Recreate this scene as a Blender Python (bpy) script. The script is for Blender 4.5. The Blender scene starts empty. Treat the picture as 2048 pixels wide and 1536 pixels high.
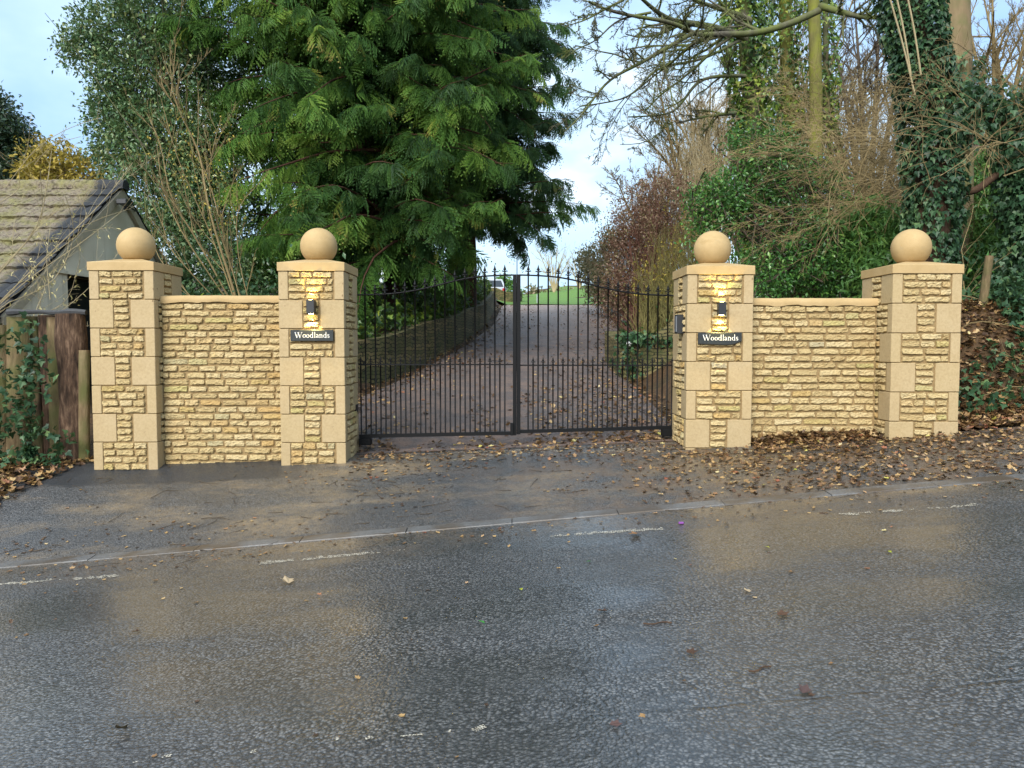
import bpy, math, random
import numpy as np
from mathutils import Vector, Matrix

# ------------------------------------------------------------------ camera, sky, sun, exposure
sc = bpy.context.scene
COL = sc.collection
F = 1538.0; CAMZ = 1.6; PITCH = math.radians(3.0)
cd = bpy.data.cameras.new("camera"); cam = bpy.data.objects.new("camera", cd); COL.objects.link(cam)
cam.location = (0, 0, CAMZ); cam.rotation_euler = (math.radians(90) - PITCH, 0, 0)
cd.sensor_width = 36.0; cd.lens = F / 2048 * 36.0; cd.clip_start = 0.05; cd.clip_end = 3000
sc.camera = cam
SUN_EL, SUN_AZ = math.radians(36), math.radians(-158)      # azimuth from +Y, clockwise positive
world = bpy.data.worlds.new("World"); sc.world = world; world.use_nodes = True

def nd(nt, t, ins=None, **kw):
    n = nt.nodes.new(t)
    for k, v in kw.items(): setattr(n, k, v)
    for k, v in (ins or {}).items():
        s = n.inputs[k]
        if isinstance(v, bpy.types.NodeSocket): nt.links.new(v, s)
        elif isinstance(v, (tuple, list)) and len(v) == 3 and s.type == 'RGBA': s.default_value = (*v, 1)
        else: s.default_value = v
    return n
def mixc(nt, f, a, b, mode='MIX'):
    n = nd(nt, 'ShaderNodeMix', {0: f, 6: a, 7: b}, data_type='RGBA', blend_type=mode)
    return n.outputs[2]
def ramp(nt, fac, stops, interp='LINEAR'):
    n = nd(nt, 'ShaderNodeValToRGB', {'Fac': fac}); cr = n.color_ramp; cr.interpolation = interp
    while len(cr.elements) < len(stops): cr.elements.new(0.5)
    for e, (p, c) in zip(cr.elements, stops):
        e.position = p; e.color = (*c, 1) if len(c) == 3 else c
    return n.outputs['Color']
def math_(nt, op, a, b=0.0, clamp=False):
    return nd(nt, 'ShaderNodeMath', {0: a, 1: b}, operation=op, use_clamp=clamp).outputs[0]
def maprange(nt, v, a, b, c=0.0, d=1.0):
    return nd(nt, 'ShaderNodeMapRange', {'Value': v, 'From Min': a, 'From Max': b, 'To Min': c, 'To Max': d}).outputs[0]
def noise(nt, vec, scale, detail=4, rough=0.55, out='Fac'):
    return nd(nt, 'ShaderNodeTexNoise', {'Vector': vec, 'Scale': scale, 'Detail': detail, 'Roughness': rough}).outputs[out]

nt = world.node_tree; nt.nodes.clear()
sky = nd(nt, 'ShaderNodeTexSky', sky_type='NISHITA', sun_disc=False, sun_elevation=SUN_EL, sun_rotation=SUN_AZ)
sky.air_density = 1.0; sky.dust_density = 1.2; sky.ozone_density = 1.0
tc = nd(nt, 'ShaderNodeTexCoord')
mp = nd(nt, 'ShaderNodeMapping', {'Vector': tc.outputs['Generated'], 'Scale': (1.0, 1.0, 1.9)})
cl = noise(nt, mp.outputs[0], 2.3, 6, 0.55)
clm = ramp(nt, cl, [(0.33, (.55, .55, .55)), (0.5, (.8, .8, .8)), (0.66, (.98, .98, .98))])
cl2 = noise(nt, mp.outputs[0], 4.1, 5, 0.5)
ccol = ramp(nt, cl2, [(0.3, (1.95, 3.1, 4.7)), (0.52, (3.1, 4.2, 5.2)), (0.68, (5.6, 5.8, 6.0))])
skm = mixc(nt, clm, sky.outputs[0], ccol)
bg = nd(nt, 'ShaderNodeBackground', {'Color': skm, 'Strength': 0.10})
nt.links.new(bg.outputs[0], nd(nt, 'ShaderNodeOutputWorld').inputs[0])

sl = bpy.data.lights.new("sun", 'SUN'); sun = bpy.data.objects.new("sun", sl); COL.objects.link(sun)
sl.energy = 1.9; sl.angle = math.radians(38); sl.color = (1.0, 0.95, 0.87)
sd = Vector((math.sin(SUN_AZ) * math.cos(SUN_EL), math.cos(SUN_AZ) * math.cos(SUN_EL), math.sin(SUN_EL)))
sun.rotation_euler = sd.to_track_quat('Z', 'Y').to_euler(); sun.location = sd * 30
vs = sc.view_settings
vs.view_transform = 'Standard'; vs.look = 'None'; vs.gamma = 1; vs.use_curve_mapping = False; vs.exposure = 1.42
sc.cycles.max_bounces = 8; sc.cycles.diffuse_bounces = 3; sc.cycles.glossy_bounces = 3
sc.cycles.transparent_max_bounces = 6; sc.cycles.caustics_reflective = False; sc.cycles.caustics_refractive = False
sc.cycles.use_denoising = True

# ------------------------------------------------------------------ helpers
def P(px, py, Y):
    """world point seen at photo pixel (px, py) at distance Y along the ground axis"""
    u = (px - 1024) / F; v = (768 - py) / F
    c, s = math.cos(PITCH), math.sin(PITCH)
    dy = c + v * s; dz = -s + v * c
    return np.array([u * Y / dy, Y, CAMZ + dz * Y / dy])

_hash = np.random.RandomState(7).rand(4096)
def vnoise(x, y, z=0.0):
    x, y, z = np.broadcast_arrays(np.asarray(x, float), np.asarray(y, float), np.asarray(z, float))
    xi, yi, zi = np.floor(x).astype(np.int64), np.floor(y).astype(np.int64), np.floor(z).astype(np.int64)
    fx, fy, fz = x - xi, y - yi, z - zi
    fx, fy, fz = fx*fx*(3-2*fx), fy*fy*(3-2*fy), fz*fz*(3-2*fz)
    def h(a, b, c): return _hash[(a * 73856093 ^ b * 19349663 ^ c * 83492791) & 4095]
    r = 0
    for dx in (0, 1):
        for dy in (0, 1):
            for dz in (0, 1):
                r = r + h(xi+dx, yi+dy, zi+dz) * (fx if dx else 1-fx) * (fy if dy else 1-fy) * (fz if dz else 1-fz)
    return r * 2 - 1

class MB:
    """collects vertices and faces, then links them as ONE mesh object"""
    def __init__(s): s.v = []; s.t = []; s.f = {}; s.n = 0
    def add(s, v, faces, tint=0.5, mat=0):
        v = np.asarray(v, float).reshape(-1, 3)
        s.v.append(v); s.t.append(np.broadcast_to(np.asarray(tint, float), (len(v),)).copy())
        if not isinstance(faces, list) or (faces and isinstance(faces[0], (int, np.integer))): faces = [faces]
        if isinstance(faces, list) and faces and isinstance(faces[0], (tuple, list)):
            g = {}
            for q in faces: g.setdefault(len(q), []).append(q)
            faces = [np.array(x) for x in g.values()]
        for a in faces:
            a = np.asarray(a, np.int64)
            s.f.setdefault((a.shape[1], mat), []).append(a + s.n)
        s.n += len(v)
        return s
    def build(s, name, mats, parent=None, base=(0, 0, 0), smooth=False):
        if not isinstance(mats, (list, tuple)): mats = [mats]
        me = bpy.data.meshes.new(name)
        off = np.array(WL[parent]) if parent is not None else np.array(base, float)
        V = np.concatenate(s.v) - off; T = np.concatenate(s.t)
        loops, starts, mi = [], [], []; k0 = 0
        for (k, m), arrs in s.f.items():
            a = np.concatenate(arrs); loops.append(a.ravel())
            starts.append(k0 + np.arange(len(a)) * k); mi.append(np.full(len(a), m)); k0 += a.size
        loops = np.concatenate(loops); starts = np.concatenate(starts); mi = np.concatenate(mi)
        me.vertices.add(len(V)); me.vertices.foreach_set('co', V.astype(np.float32).ravel())
        me.loops.add(len(loops)); me.loops.foreach_set('vertex_index', loops.astype(np.int32))
        me.polygons.add(len(starts)); me.polygons.foreach_set('loop_start', starts.astype(np.int32))
        me.polygons.foreach_set('material_index', mi.astype(np.int32))
        me.polygons.foreach_set('use_smooth', np.full(len(starts), bool(smooth)))
        at = me.attributes.new('tint', 'FLOAT', 'POINT'); at.data.foreach_set('value', T.astype(np.float32))
        me.update(calc_edges=True); me.validate()
        for m in mats: me.materials.append(m)
        o = bpy.data.objects.new(name, me); COL.objects.link(o)
        if parent is not None: o.parent = parent; WL[o] = tuple(off)
        else: o.location = base; WL[o] = tuple(off)
        return o
WL = {}
def tag(o, label=None, cat=None, group=None, kind=None):
    if label: o['label'] = label
    if cat: o['category'] = cat
    if group: o['group'] = group
    if kind: o['kind'] = kind
    return o
def thing(name, label, cat, loc=(0, 0, 0), group=None):
    o = bpy.data.objects.new(name, None); COL.objects.link(o); o.empty_display_size = 0.2
    o.location = loc; WL[o] = tuple(float(x) for x in loc)
    return tag(o, label, cat, group)
def share(src, name, parent, world_loc):
    o = bpy.data.objects.new(name, src.data); COL.objects.link(o); o.parent = parent
    o.location = Vector(world_loc) - Vector(WL[parent]); WL[o] = tuple(world_loc)
    return o

def box(mb, lo, hi, ch=0.0, tint=0.5, mat=0):
    lo = np.array(lo, float); hi = np.array(hi, float)
    if ch <= 0:
        v = [(x, y, z) for z in (lo[2], hi[2]) for y in (lo[1], hi[1]) for x in (lo[0], hi[0])]
        f = np.array([(0,2,3,1),(4,5,7,6),(0,1,5,4),(2,6,7,3),(0,4,6,2),(1,3,7,5)])
        return mb.add(v, f, tint, mat)
    V = []; idx = {}
    for ix in (0, 1):
        for iy in (0, 1):
            for iz in (0, 1):
                c = [(lo, hi)[ix][0], (lo, hi)[iy][1], (lo, hi)[iz][2]]
                sg = [1 if i == 0 else -1 for i in (ix, iy, iz)]
                for a in range(3):
                    p = [c[k] + (0 if k == a else sg[k] * ch) for k in range(3)]
                    idx[(ix, iy, iz, a)] = len(V); V.append(p)
    Q, T = [], []
    for a in range(3):
        b, c = (a + 1) % 3, (a + 2) % 3
        for s_ in (0, 1):
            q = []
            for (i, j) in ((0, 0), (1, 0), (1, 1), (0, 1)):
                k = [0, 0, 0]; k[a] = s_; k[b] = i; k[c] = j; q.append(idx[(*k, a)])
            Q.append(q if s_ else q[::-1])
    for a in range(3):
        b, c = (a + 1) % 3, (a + 2) % 3
        for i in (0, 1):
            for j in (0, 1):
                k0 = [0, 0, 0]; k0[b] = i; k0[c] = j; k1 = list(k0); k1[a] = 1
                q = [idx[(*k0, b)], idx[(*k1, b)], idx[(*k1, c)], idx[(*k0, c)]]
                Q.append(q[::-1] if (i == j) else q)
    for ix in (0, 1):
        for iy in (0, 1):
            for iz in (0, 1):
                t = [idx[(ix, iy, iz, a)] for a in range(3)]
                T.append(t if (ix + iy + iz) % 2 else t[::-1])
    return mb.add(V, [np.array(Q), np.array(T)], tint, mat)

def tube(mb, pts, radii, sides=5, tint=0.5, mat=0, cap=True):
    pts = np.asarray(pts, float); n = len(pts)
    radii = np.broadcast_to(np.asarray(radii, float), (n,))
    tg = np.gradient(pts, axis=0); tg /= np.linalg.norm(tg, axis=1, keepdims=True) + 1e-9
    ref = np.array([0.31, 0.17, 0.93]) if abs(tg[:, 2]).mean() < 0.8 else np.array([0.95, 0.28, 0.1])
    a = np.cross(tg, ref); a /= np.linalg.norm(a, axis=1, keepdims=True) + 1e-9
    b = np.cross(tg, a)
    th = np.arange(sides) * 2 * math.pi / sides
    v = pts[:, None, :] + radii[:, None, None] * (np.cos(th)[None, :, None] * a[:, None, :] + np.sin(th)[None, :, None] * b[:, None, :])
    i = np.arange(n - 1)[:, None] * sides; j = np.arange(sides)[None, :]; k = (j + 1) % sides
    f = np.stack([i + j, i + k, i + sides + k, i + sides + j], -1).reshape(-1, 4)
    fs = [f]
    if cap and sides >= 4: 
        fs.append(np.array([list(range(sides))])); fs.append(np.array([list(range((n-1)*sides, n*sides))[::-1]]))
    return mb.add(v.reshape(-1, 3), fs, tint, mat)
def lathe(mb, prof, c, n=24, tint=0.5, mat=0):
    prof = np.array(prof, float); m = len(prof); th = np.arange(n) * 2 * math.pi / n
    v = np.stack([c[0] + prof[:, 0, None] * np.cos(th), c[1] + prof[:, 0, None] * np.sin(th), np.broadcast_to(c[2] + prof[:, 1, None], (m, n))], -1)
    i = np.arange(m - 1)[:, None] * n; j = np.arange(n)[None, :]; k = (j + 1) % n
    return mb.add(v.reshape(-1, 3), np.stack([i + j, i + k, i + n + k, i + n + j], -1).reshape(-1, 4), tint, mat)
def grid(mb, X, Y, Z, tint=0.5, mat=0):
    r, c = X.shape
    i = np.arange(r - 1)[:, None] * c; j = np.arange(c - 1)[None, :]
    f = np.stack([i + j, i + j + 1, i + c + j + 1, i + c + j], -1).reshape(-1, 4)
    return mb.add(np.stack([X, Y, Z], -1).reshape(-1, 3), f, np.broadcast_to(tint, X.shape).ravel() if np.ndim(tint) else tint, mat)
def stamp(mb, proto_v, proto_f, pos, R, scale, tint, vt=None):
    """many transformed copies of one small leaf shape, inside one crown mesh"""
    pos = np.asarray(pos); n = len(pos); k = len(proto_v)
    v = np.einsum('nij,kj->nki', R, proto_v) * np.asarray(scale).reshape(-1, 1, 1) + pos[:, None, :]
    t = np.repeat(np.asarray(tint), k) if np.ndim(tint) else np.full(n * k, tint)
    if vt is not None: t = np.clip(t + np.tile(vt, n), 0, 1)
    fs = [(a[None] + (np.arange(n) * k)[:, None, None]).reshape(-1, a.shape[1]) for a in proto_f]
    return mb.add(v.reshape(-1, 3), fs, t)
def frames(d, up=None, roll=None):
    """rotation matrices with local X along d and local Z as near as possible to up"""
    d = d / (np.linalg.norm(d, axis=1, keepdims=True) + 1e-9)
    if up is None: up = np.broadcast_to(np.array([0, 0, 1.0]), d.shape)
    y = np.cross(up, d); y /= np.linalg.norm(y, axis=1, keepdims=True) + 1e-9
    z = np.cross(d, y)
    if roll is not None:
        c, s = np.cos(roll)[:, None], np.sin(roll)[:, None]
        y, z = y * c + z * s, -y * s + z * c
    return np.stack([d, y, z], -1)
def rdir(rng, n):
    v = rng.normal(size=(n, 3)); return v / np.linalg.norm(v, axis=1, keepdims=True)
def wander(p, d, L, n, wig, droop, rng):
    d = np.array(d, float); d /= np.linalg.norm(d); p = np.array(p, float); out = [p]
    for _ in range(n):
        d = d + rng.normal(size=3) * wig + np.array([0, 0, -droop]); d /= np.linalg.norm(d)
        p = p + d * L / n; out.append(p)
    return np.array(out)
def grow(mb, pts, r0, r1, lev, rng, n=6, lf=0.5, spread=0.8, droop=0.0, wig=0.12, sides=5, tint=0.5, t0=0.2, up=0.0, rmin=0.0025):
    m = len(pts); tube(mb, pts, np.linspace(r0, r1, m), max(3, sides), tint, cap=sides > 4)
    if lev <= 0: return
    seg = np.linalg.norm(np.diff(pts, axis=0), axis=1); L = seg.sum()
    for _ in range(n):
        t = t0 + (1 - t0) * rng.rand(); x = t * (m - 1); i = min(int(x), m - 2); q = x - i
        p = pts[i] * (1 - q) + pts[i + 1] * q; d = pts[i + 1] - pts[i]; d /= np.linalg.norm(d) + 1e-9
        e = rdir(rng, 1)[0]; e -= d * (e @ d); e /= np.linalg.norm(e) + 1e-9
        a = spread * (0.6 + 0.8 * rng.rand())
        dd = d * math.cos(a) + e * math.sin(a) + np.array([0, 0, up])
        l = L * lf * (0.5 + 0.8 * rng.rand()) * (1.15 - 0.6 * t); r = max(rmin, (r0 + (r1 - r0) * t) * 0.6)
        ns = 4 if lev > 1 else 3
        grow(mb, wander(p, dd, l, ns + 1, wig, droop, rng), r, max(rmin * .7, r * .35), lev - 1, rng, n, lf, spread, droop, wig, sides - 1, tint + rng.uniform(-.12, .12), .15, up, rmin)

# ------------------------------------------------------------------ materials
def newmat(name):
    m = bpy.data.materials.new(name); m.use_nodes = True; n = m.node_tree; n.nodes.clear()
    out = nd(n, 'ShaderNodeOutputMaterial'); tcn = nd(n, 'ShaderNodeTexCoord')
    return m, n, out, tcn.outputs['Object']
def attr(n, name='tint'): return nd(n, 'ShaderNodeAttribute', attribute_name=name).outputs['Fac']
def finish(n, out, col, rough=0.7, bump=None, bs=0.4, bd=0.01, spec=0.4, metal=0.0):
    b = nd(n, 'ShaderNodeBsdfPrincipled', {'Base Color': col, 'Roughness': rough, 'Specular IOR Level': spec, 'Metallic': metal})
    if bump is not None:
        bn = nd(n, 'ShaderNodeBump', {'Height': bump, 'Strength': bs, 'Distance': bd}); n.links.new(bn.outputs[0], b.inputs['Normal'])
    n.links.new(b.outputs[0], out.inputs[0]); return b
def leafmat(name, stops, rough=0.45, transl=0.25, spec=0.4, patch=0.0):
    m, n, out, oc = newmat(name)
    f = attr(n)
    if patch: f = math_(n, 'ADD', f, math_(n, 'MULTIPLY', math_(n, 'SUBTRACT', noise(n, oc, 0.9, 3), 0.5), patch))
    c = ramp(n, f, stops)
    b = nd(n, 'ShaderNodeBsdfPrincipled', {'Base Color': c, 'Roughness': rough, 'Specular IOR Level': spec})
    t = nd(n, 'ShaderNodeBsdfTranslucent', {'Color': mixc(n, 0.3, c, (.25, .28, .06))})
    x = nd(n, 'ShaderNodeMixShader', {0: transl}); n.links.new(b.outputs[0], x.inputs[1]); n.links.new(t.outputs[0], x.inputs[2])
    n.links.new(x.outputs[0], out.inputs[0]); return m
def barkmat(name, stops, scale=14, moss=None, mossamt=0.5, bs=0.7):
    m, n, out, oc = newmat(name)
    mp_ = nd(n, 'ShaderNodeMapping', {'Vector': oc, 'Scale': (1, 1, .22)}).outputs[0]
    a = noise(n, mp_, scale, 6, 0.65)
    c = ramp(n, math_(n, 'ADD', math_(n, 'MULTIPLY', a, .7), math_(n, 'MULTIPLY', attr(n), .3)), stops)
    if moss: c = mixc(n, maprange(n, noise(n, oc, 2.2, 4), .5 - .3 * mossamt, .62), c, moss)
    finish(n, out, c, 0.85, a, bs, 0.02, 0.25); return m
def plain(name, col, rough=0.5, metal=0.0, spec=0.5, var=0.15, scale=30, bs=0.05):
    m, n, out, oc = newmat(name); a = noise(n, oc, scale, 5)
    c = mixc(n, a, tuple(x * (1 - var) for x in col), tuple(min(1, x * (1 + var)) for x in col))
    finish(n, out, c, math_(n, 'ADD', math_(n, 'MULTIPLY', a, .15), rough - .07), a, bs, .004, spec, metal); return m

M = {}
# rubble: split-faced cream-yellow limestone, each stone its own tone
m, n, out, oc = newmat('rubble_stone')
c = ramp(n, attr(n), [(0, (.46, .34, .165)), (.2, (.51, .39, .195)), (.5, (.565, .44, .225)), (.78, (.61, .49, .275)), (.91, (.52, .35, .145)), (.965, (.49, .42, .18)), (1, (.46, .39, .25))])
a = noise(n, oc, 34, 7, .75); a2 = noise(n, oc, 7, 4)
c = mixc(n, maprange(n, a, .34, .54), mixc(n, .36, c, (.32, .2, .07)), c)
c = mixc(n, maprange(n, a2, .58, .8, 0, .4), c, (.55, .38, .14))
c = mixc(n, maprange(n, noise(n, oc, 90, 3, .7), .62, .74, 0, .45), c, (.22, .14, .06))
finish(n, out, c, .85, a, 1.0, .022, .2); M['rubble'] = m
m, n, out, oc = newmat('mortar')
a = noise(n, oc, 60, 6, .7); finish(n, out, ramp(n, a, [(.3, (.205, .14, .066)), (.7, (.33, .235, .115))]), .95, a, .6, .006, .15); M['mortar'] = m
m, n, out, oc = newmat('dressed_stone')
a = noise(n, oc, 3.2, 5, .6); g = noise(n, oc, 95, 4, .75)
c = ramp(n, a, [(.28, (0.353, 0.256, 0.134)), (.5, (0.399, 0.298, 0.164)), (.72, (0.445, 0.344, 0.206))])
c = mixc(n, maprange(n, attr(n), 0, 1, 0, .42), c, (0.386, 0.294, 0.126))
c = mixc(n, maprange(n, noise(n, oc, 1.7, 6, .7), .6, .78, 0, .45), c, (0.302, 0.260, 0.109))
c = mixc(n, maprange(n, g, .64, .74, 0, .55), c, (0.210, 0.143, 0.067))
zz = nd(n, 'ShaderNodeSeparateXYZ', {0: oc}).outputs[2]
c = mixc(n, math_(n, 'MULTIPLY', maprange(n, zz, .75, .0), maprange(n, noise(n, oc, 2.4, 6, .7), .4, .7, 0, .75)), c, (0.227, 0.160, 0.059))
c = mixc(n, maprange(n, noise(n, oc, .9, 3), .45, .7, 0, .3), c, (0.378, 0.311, 0.210))
c = mixc(n, .5, c, ramp(n, noise(n, oc, 38, 6, .8), [(.3, (.31, .22, .115)), (.5, (.45, .34, .19)), (.7, (.55, .43, .26))]))
c = mixc(n, maprange(n, noise(n, oc, 16, 2, .5), .70, .74, 0, .7), c, (.16, .105, .05))
finish(n, out, c, .8, math_(n, 'ADD', g, math_(n, 'MULTIPLY', noise(n, oc, 12, 5), .8)), .45, .006, .25); M['ashlar'] = m
m, n, out, oc = newmat('cast_stone')
a = noise(n, oc, 4, 6, .65); g = noise(n, oc, 140, 3)
c = ramp(n, a, [(.3, (0.396, 0.275, 0.125)), (.6, (0.464, 0.331, 0.163)), (.75, (0.503, 0.370, 0.194))])
c = mixc(n, maprange(n, noise(n, nd(n, 'ShaderNodeMapping', {'Vector': oc, 'Scale': (1, 1, 2.5)}).outputs[0], 2.6, 7, .7), .6, .75, 0, .55), c, (0.258, 0.163, 0.052))
c = mixc(n, maprange(n, g, .60, .72, 0, .5), c, (.24, .16, .07))
c = mixc(n, maprange(n, noise(n, oc, 9, 6, .75), .55, .72, 0, .5), c, (.34, .26, .14))
finish(n, out, c, .75, math_(n, 'ADD', g, noise(n, oc, 20, 5)), .4, .004, .25); M['cast'] = m
M['iron'] = plain('black_iron', (.004, .0043, .005), .5, 0, .2, .3, 60)
M['lampblack'] = plain('lamp_black', (.02, .021, .023), .4, 0, .5)
M['slate'] = plain('slate', (.021, .026, .027), .5, 0, .4, .25, 40, .2)
M['white'] = plain('white_paint', (.8, .8, .78), .5)
m, n, out, oc = newmat('lamp_lens'); n.links.new(nd(n, 'ShaderNodeEmission', {'Color': (1, .78, .3), 'Strength': 18}).outputs[0], out.inputs[0]); M['lens'] = m

# road: wet coarse chippings in bitumen
def asphalt(name, chip, c0, c1, bstr=.65, kind='road'):
    m, n, out, oc = newmat(name)
    sp = nd(n, 'ShaderNodeSeparateXYZ', {0: oc}); X, Yc = sp.outputs[0], sp.outputs[1]
    wv = nd(n, 'ShaderNodeVectorMath', {0: oc, 1: nd(n, 'ShaderNodeVectorMath', {0: noise(n, oc, chip * .8, 2, .5, 'Color'), 'Scale': .018}, operation='SCALE').outputs[0]}, operation='ADD').outputs[0]
    v = nd(n, 'ShaderNodeTexVoronoi', {'Vector': wv, 'Scale': chip, 'Randomness': 1.0}, feature='F1')
    d = v.outputs['Distance']; cv = v.outputs['Color']
    fine = noise(n, oc, chip * 2.2, 4, .6); big = noise(n, oc, .55, 5, .6); mid = noise(n, oc, 3.0, 5, .65)
    gr = nd(n, 'ShaderNodeSeparateColor', {0: cv}).outputs[0]
    base = mixc(n, gr, c0, c1)
    base = mixc(n, maprange(n, d, .3, .62), base, tuple(x * .4 for x in c0))
    base = mixc(n, maprange(n, noise(n, nd(n, 'ShaderNodeMapping', {'Vector': oc, 'Scale': (.12, 1, 1), 'Rotation': (0, 0, -.03)}).outputs[0], 1.3, 4, .6), .42, .62, 0, .45), base, tuple(x * .8 for x in c0))
    base = mixc(n, maprange(n, big, .42, .66, 0, .25), base, tuple(x * .6 for x in c0))
    h = math_(n, 'SUBTRACT', math_(n, 'MULTIPLY', fine, .35), d)
    rough = math_(n, 'ADD', maprange(n, gr, 0, 1, .17, .36), maprange(n, big, .35, .7, .10, -.06))
    mudm = None
    if kind == 'road':
        # an old open joint running along the carriageway, broken here and there
        jy = math_(n, 'ADD', Yc, math_(n, 'MULTIPLY', math_(n, 'SUBTRACT', noise(n, oc, 4, 5, .7), .5), .10))
        jl = maprange(n, math_(n, 'ABSOLUTE', math_(n, 'SUBTRACT', jy, 3.16)), .016, .004)
        jm = math_(n, 'MULTIPLY', math_(n, 'MULTIPLY', jl, maprange(n, noise(n, oc, 5.5, 3), .42, .55)), maprange(n, X, -.3, .3), True)
        base = mixc(n, jm, base, (.008, .008, .008)); h = math_(n, 'SUBTRACT', h, math_(n, 'MULTIPLY', jm, 1.2))
        base = mixc(n, maprange(n, noise(n, oc, 1.1, 6, .7), .48, .66, 0, .5), base, mixc(n, gr, (.04, .04, .041), (.10, .10, .10)))
        # silt washed along the channel beside the kerb, and worn wheel lines
        near = maprange(n, math_(n, 'ADD', Yc, math_(n, 'MULTIPLY', math_(n, 'SUBTRACT', noise(n, oc, .9, 5, .6), .5), 1.4)), 5.7, 6.45)
        mudm = math_(n, 'MULTIPLY', near, math_(n, 'MULTIPLY', maprange(n, mid, .34, .60, .15, 1), maprange(n, noise(n, oc, 17, 5, .75), .42, .58, .25, 1)), True)
        base = mixc(n, mudm, base, mixc(n, noise(n, oc, 14, 5), (.075, .052, .034), (.19, .14, .09)))
        rough = math_(n, 'ADD', rough, math_(n, 'MULTIPLY', mudm, .22))
    if kind == 'apron':
        # sandy silt streaks running down from the new walls, dark fresh patch at the wall foot
        st = nd(n, 'ShaderNodeMapping', {'Vector': oc, 'Scale': (.55, 1.5, 1), 'Rotation': (0, 0, .35)}).outputs[0]
        sm = maprange(n, noise(n, st, 1.1, 6, .65), .47, .68)
        base = mixc(n, math_(n, 'MULTIPLY', math_(n, 'MULTIPLY', sm, .9), maprange(n, noise(n, oc, 15, 5, .75), .4, .6, .35, 1)), base, mixc(n, mid, (.18, .13, .075), (.30, .22, .125)))
        lf = maprange(n, X, -1.2, 1.5)
        base = mixc(n, math_(n, 'MULTIPLY', lf, maprange(n, mid, .4, .64, 0, .85)), base, mixc(n, noise(n, oc, 30, 4), (.06, .037, .022), (.19, .12, .065)))
        bd_ = math_(n, 'ADD', Yc, math_(n, 'MULTIPLY', math_(n, 'SUBTRACT', noise(n, oc, 1.6, 5), .5), .45))
        nw = math_(n, 'MULTIPLY', maprange(n, bd_, 8.27, 8.33), maprange(n, X, -2.15, -2.6), True)
        base = mixc(n, nw, base, mixc(n, fine, (.012, .013, .015), (.05, .052, .056)))
        rough = math_(n, 'ADD', rough, maprange(n, mid, .4, .6, -.08, .18))
    if kind == 'drive':
        base = mixc(n, maprange(n, mid, .42, .62, .1, .65), base, mixc(n, noise(n, oc, 22, 5, .7), (.10, .06, .045), (.33, .23, .175)))
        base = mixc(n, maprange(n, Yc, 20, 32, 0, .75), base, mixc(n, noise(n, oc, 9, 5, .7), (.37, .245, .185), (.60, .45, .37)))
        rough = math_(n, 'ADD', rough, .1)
    pb = finish(n, out, base, math_(n, 'ADD', rough, .22), h, bstr, .011 * 70 / chip, .45)
    if kind != 'drive':
        wm = maprange(n, noise(n, nd(n, 'ShaderNodeMapping', {'Vector': oc, 'Scale': (.5, 1.3, 1)}).outputs[0], .8, 5, .6), .30, .54, .35, 1.0)
        if kind == 'apron': wm = math_(n, 'MULTIPLY', wm, .6)
        cb = nd(n, 'ShaderNodeBump', {'Height': math_(n, 'ADD', h, math_(n, 'MULTIPLY', noise(n, oc, 25, 3), 1.2)), 'Strength': maprange(n, wm, .5, 1.0, .60, .15), 'Distance': .008})
        n.links.new(wm, pb.inputs['Coat Weight']); pb.inputs['Coat IOR'].default_value = 1.6
        n.links.new(maprange(n, mid, .35, .65, .07, .18), pb.inputs['Coat Roughness']); n.links.new(cb.outputs[0], pb.inputs['Coat Normal'])
    else: pb.inputs['Specular IOR Level'].default_value = .12
    return m
M['road'] = asphalt('wet_road', 58, (.05, .05, .051), (.185, .185, .184))
M['apron'] = asphalt('wet_footway', 95, (.06, .06, .061), (.21, .205, .20), kind='apron')
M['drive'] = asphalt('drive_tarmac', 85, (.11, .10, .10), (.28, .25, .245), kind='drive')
m, n, out, oc = newmat('worn_marking'); a = noise(n, oc, 40, 5, .7)
finish(n, out, ramp(n, a, [(.35, (.25, .21, .15)), (.6, (.60, .56, .46))]), .6, a, .5, .006, .4); M['mark'] = m
m, n, out, oc = newmat('kerb_stone'); a = noise(n, oc, 45, 5, .7); b_ = noise(n, oc, 2.2, 5)
finish(n, out, mixc(n, maprange(n, b_, .40, .58, .10, .95), ramp(n, a, [(.3, (.08, .08, .08)), (.7, (.17, .17, .17))]), (.075, .055, .037)), .4, a, .3, .006, .5); M['kerb'] = m
# woodland floor
m, n, out, oc = newmat('woodland_floor')
a = noise(n, oc, 16, 7, .75); b_ = noise(n, oc, 1.4, 5)
v = nd(n, 'ShaderNodeTexVoronoi', {'Vector': oc, 'Scale': 17.0})
c = mixc(n, a, (.022, .014, .008), (.10, .058, .028))
c = mixc(n, math_(n, 'MULTIPLY', nd(n, 'ShaderNodeSeparateColor', {0: v.outputs['Color']}).outputs[0], .5), c, (.15, .088, .04))
c = mixc(n, maprange(n, b_, .5, .7, 0, .5), c, (.02, .03, .012))
finish(n, out, c, .8, math_(n, 'SUBTRACT', a, v.outputs['Distance']), .9, .03, .3); M['floor'] = m
m, n, out, oc = newmat('field_grass')
c = mixc(n, noise(n, oc, .35, 4), (.10, .20, .02), (.17, .30, .045)); c = mixc(n, maprange(n, noise(n, oc, 9, 5), .4, .7), c, (.08, .15, .02))
finish(n, out, c, .7, noise(n, oc, 20, 4), .6, .05, .3); M['grass'] = m

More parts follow.
